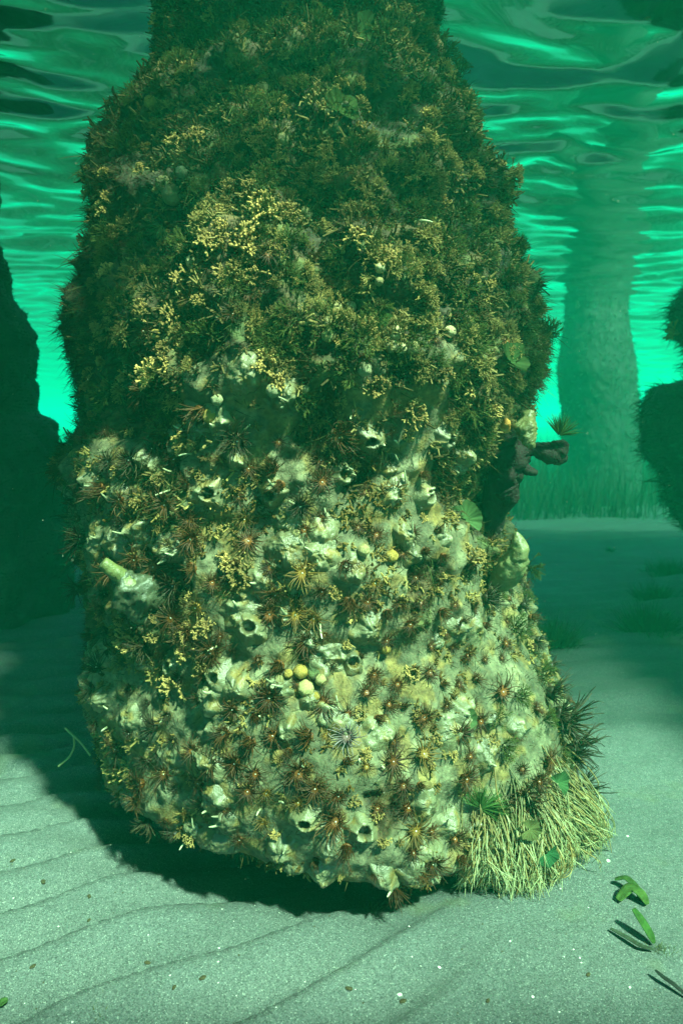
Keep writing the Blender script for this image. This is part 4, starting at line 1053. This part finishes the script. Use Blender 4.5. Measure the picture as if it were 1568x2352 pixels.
for k in range(n_):
    x, y = rng.uniform(0, 1568), rng.uniform(1960, 2350); u = rng.uniform()
    o = link('shell_crumb' if u < .5 else 'dark_crumb', (white if u < .5 else brn)[int(rng.integers(4))]); p = floor_pt(x, y, .0)
    s = rng.uniform(.0006, .0014); o.matrix_world = Matrix.Translation(p) @ Matrix.Rotation(rng.uniform(0, 3), 4, 'Z') @ Matrix.Diagonal((s * 1.4, s, s * .7, 1))
    w_ = 'white' if u < .5 else 'dark'
    tag(o, f'tiny {w_} crumb among the sand grains in front of the pile', 'crumb', f'tiny {w_} crumbs scattered on the near sand')
# seagrass meadow far away (uncountable blades) and loose blades round the far pile
n = 26000
gx_ = rng.uniform(-4, 8, n); gy_ = 5.3 + rng.uniform(0, 1, n) ** 1.3 * 5; keep = sstep(-.25, .35, perlin(gx_ * .9, gy_ * .9) + .6 * sstep(5.3, 6.5, gy_)) > rng.uniform(size=n) * .8
gx_, gy_ = gx_[keep], gy_[keep]; n = len(gx_)
root = np.stack([gx_, gy_, sand_h(gx_, gy_) - .01], -1); dr = rng.normal(size=(n, 3)) * .14 + A([.05, 0, 1])
V, F = ribbons(root, dr, rng.normal(size=(n, 3)) * .18, rng.uniform(.15, .50, n), rng.uniform(.007, .014, n), 5)
mdw = link('seagrass', raw_mesh('seagrass', V, F, m_turf, False, np.tile(A([.012, .025, .010]), (len(V), 1)))); tag(mdw, 'hazy meadow of seagrass blades behind the far pile', None, None, 'stuff')
# shaggy growth on the two nearer dark piles
def shag(root, pts, n, L_, W_, seed):
    k = rng.integers(0, len(pts), n); p = pts[k]; d = p * A([1, 1, 0]); d /= np.linalg.norm(d, axis=1)[:, None]; d = d + rng.normal(size=p.shape) * .5
    V, F = ribbons(p - d * .004, d, rng.normal(size=p.shape) * .3 + A([0, 0, -.2]), rng.uniform(L_ * .4, L_ * 1.4, n), rng.uniform(W_ * .6, W_ * 1.4, n), 4)
    tag(link('algae_turf', raw_mesh('algae_turf', V, F, m_turf, False, np.tile(A([.018, .030, .014]), (len(V), 1))), root), 'shaggy algae on a dark pile', None, None, 'stuff')
shag(left_pile, left_pts, 26000, .030, .005, 1); shag(right_pile, right_pts, 26000, .034, .005, 2); shag(far_pile, far_pts, 5000, .025, .009, 3)
sp = twig_proto(900, 'antler'); sp.name = 'bryozoan_bush'
sp.matrix_world = Matrix.Translation(at(1552, 765, 2.8)) @ Matrix.Rotation(-1.2, 4, 'Y') @ Matrix.Scale(.065, 4); tag(sp, 'dark branching bush sticking out of the lumpy pile at the photo edge', 'bryozoan')

# drifting specks in the water
n = 320
p = np.stack([rng.uniform(-.9, .9, n), rng.uniform(.55, 2.6, n), rng.uniform(.15, 1.6, n)], -1); p[:, 0] *= p[:, 1] * .55
o8 = A([(1, 0, 0), (0, 1, 0), (-1, 0, 0), (0, -1, 0), (0, 0, 1), (0, 0, -1)], ) * 1.0
f8 = A([(0, 1, 4), (1, 2, 4), (2, 3, 4), (3, 0, 4), (1, 0, 5), (2, 1, 5), (3, 2, 5), (0, 3, 5)])
V = (p[:, None] + o8[None] * rng.uniform(.0003, .0008, (n, 1, 1)) * (p[:, 1:2, None] ** .5)).reshape(-1, 3)
F = (f8[None] + (np.arange(n) * 6)[:, None, None]).reshape(-1, 3)
tag(link('drifting_specks', raw_mesh('drifting_specks', V, F, m_white, True, np.tile(A([.4, .42, .32]), (len(V), 1)))), 'tiny pale specks drifting in the water', None, None, 'stuff')
# ---------------------------------------------------------------- the murky green water itself
mh = bpy.data.materials.new('sea_water'); mh.use_nodes = True
nt = mh.node_tree; nt.nodes.clear()
out = nt.nodes.new('ShaderNodeOutputMaterial'); pv = nt.nodes.new('ShaderNodeVolumePrincipled')
pv.inputs['Color'].default_value = (*HAZE_C, 1)
pv.inputs['Absorption Color'].default_value = (*HAZE_A, 1)
pv.inputs['Density'].default_value = HAZE_D; pv.inputs['Anisotropy'].default_value = HAZE_G
nt.links.new(pv.outputs[0], out.inputs['Volume'])
v, f = box_arrays(-48, 48, -8, 64, -1.6, 2.56)
hz = link('haze', raw_mesh('haze', v, f, mh, False)); tag(hz, 'murky green sea water', None, None, 'stuff')
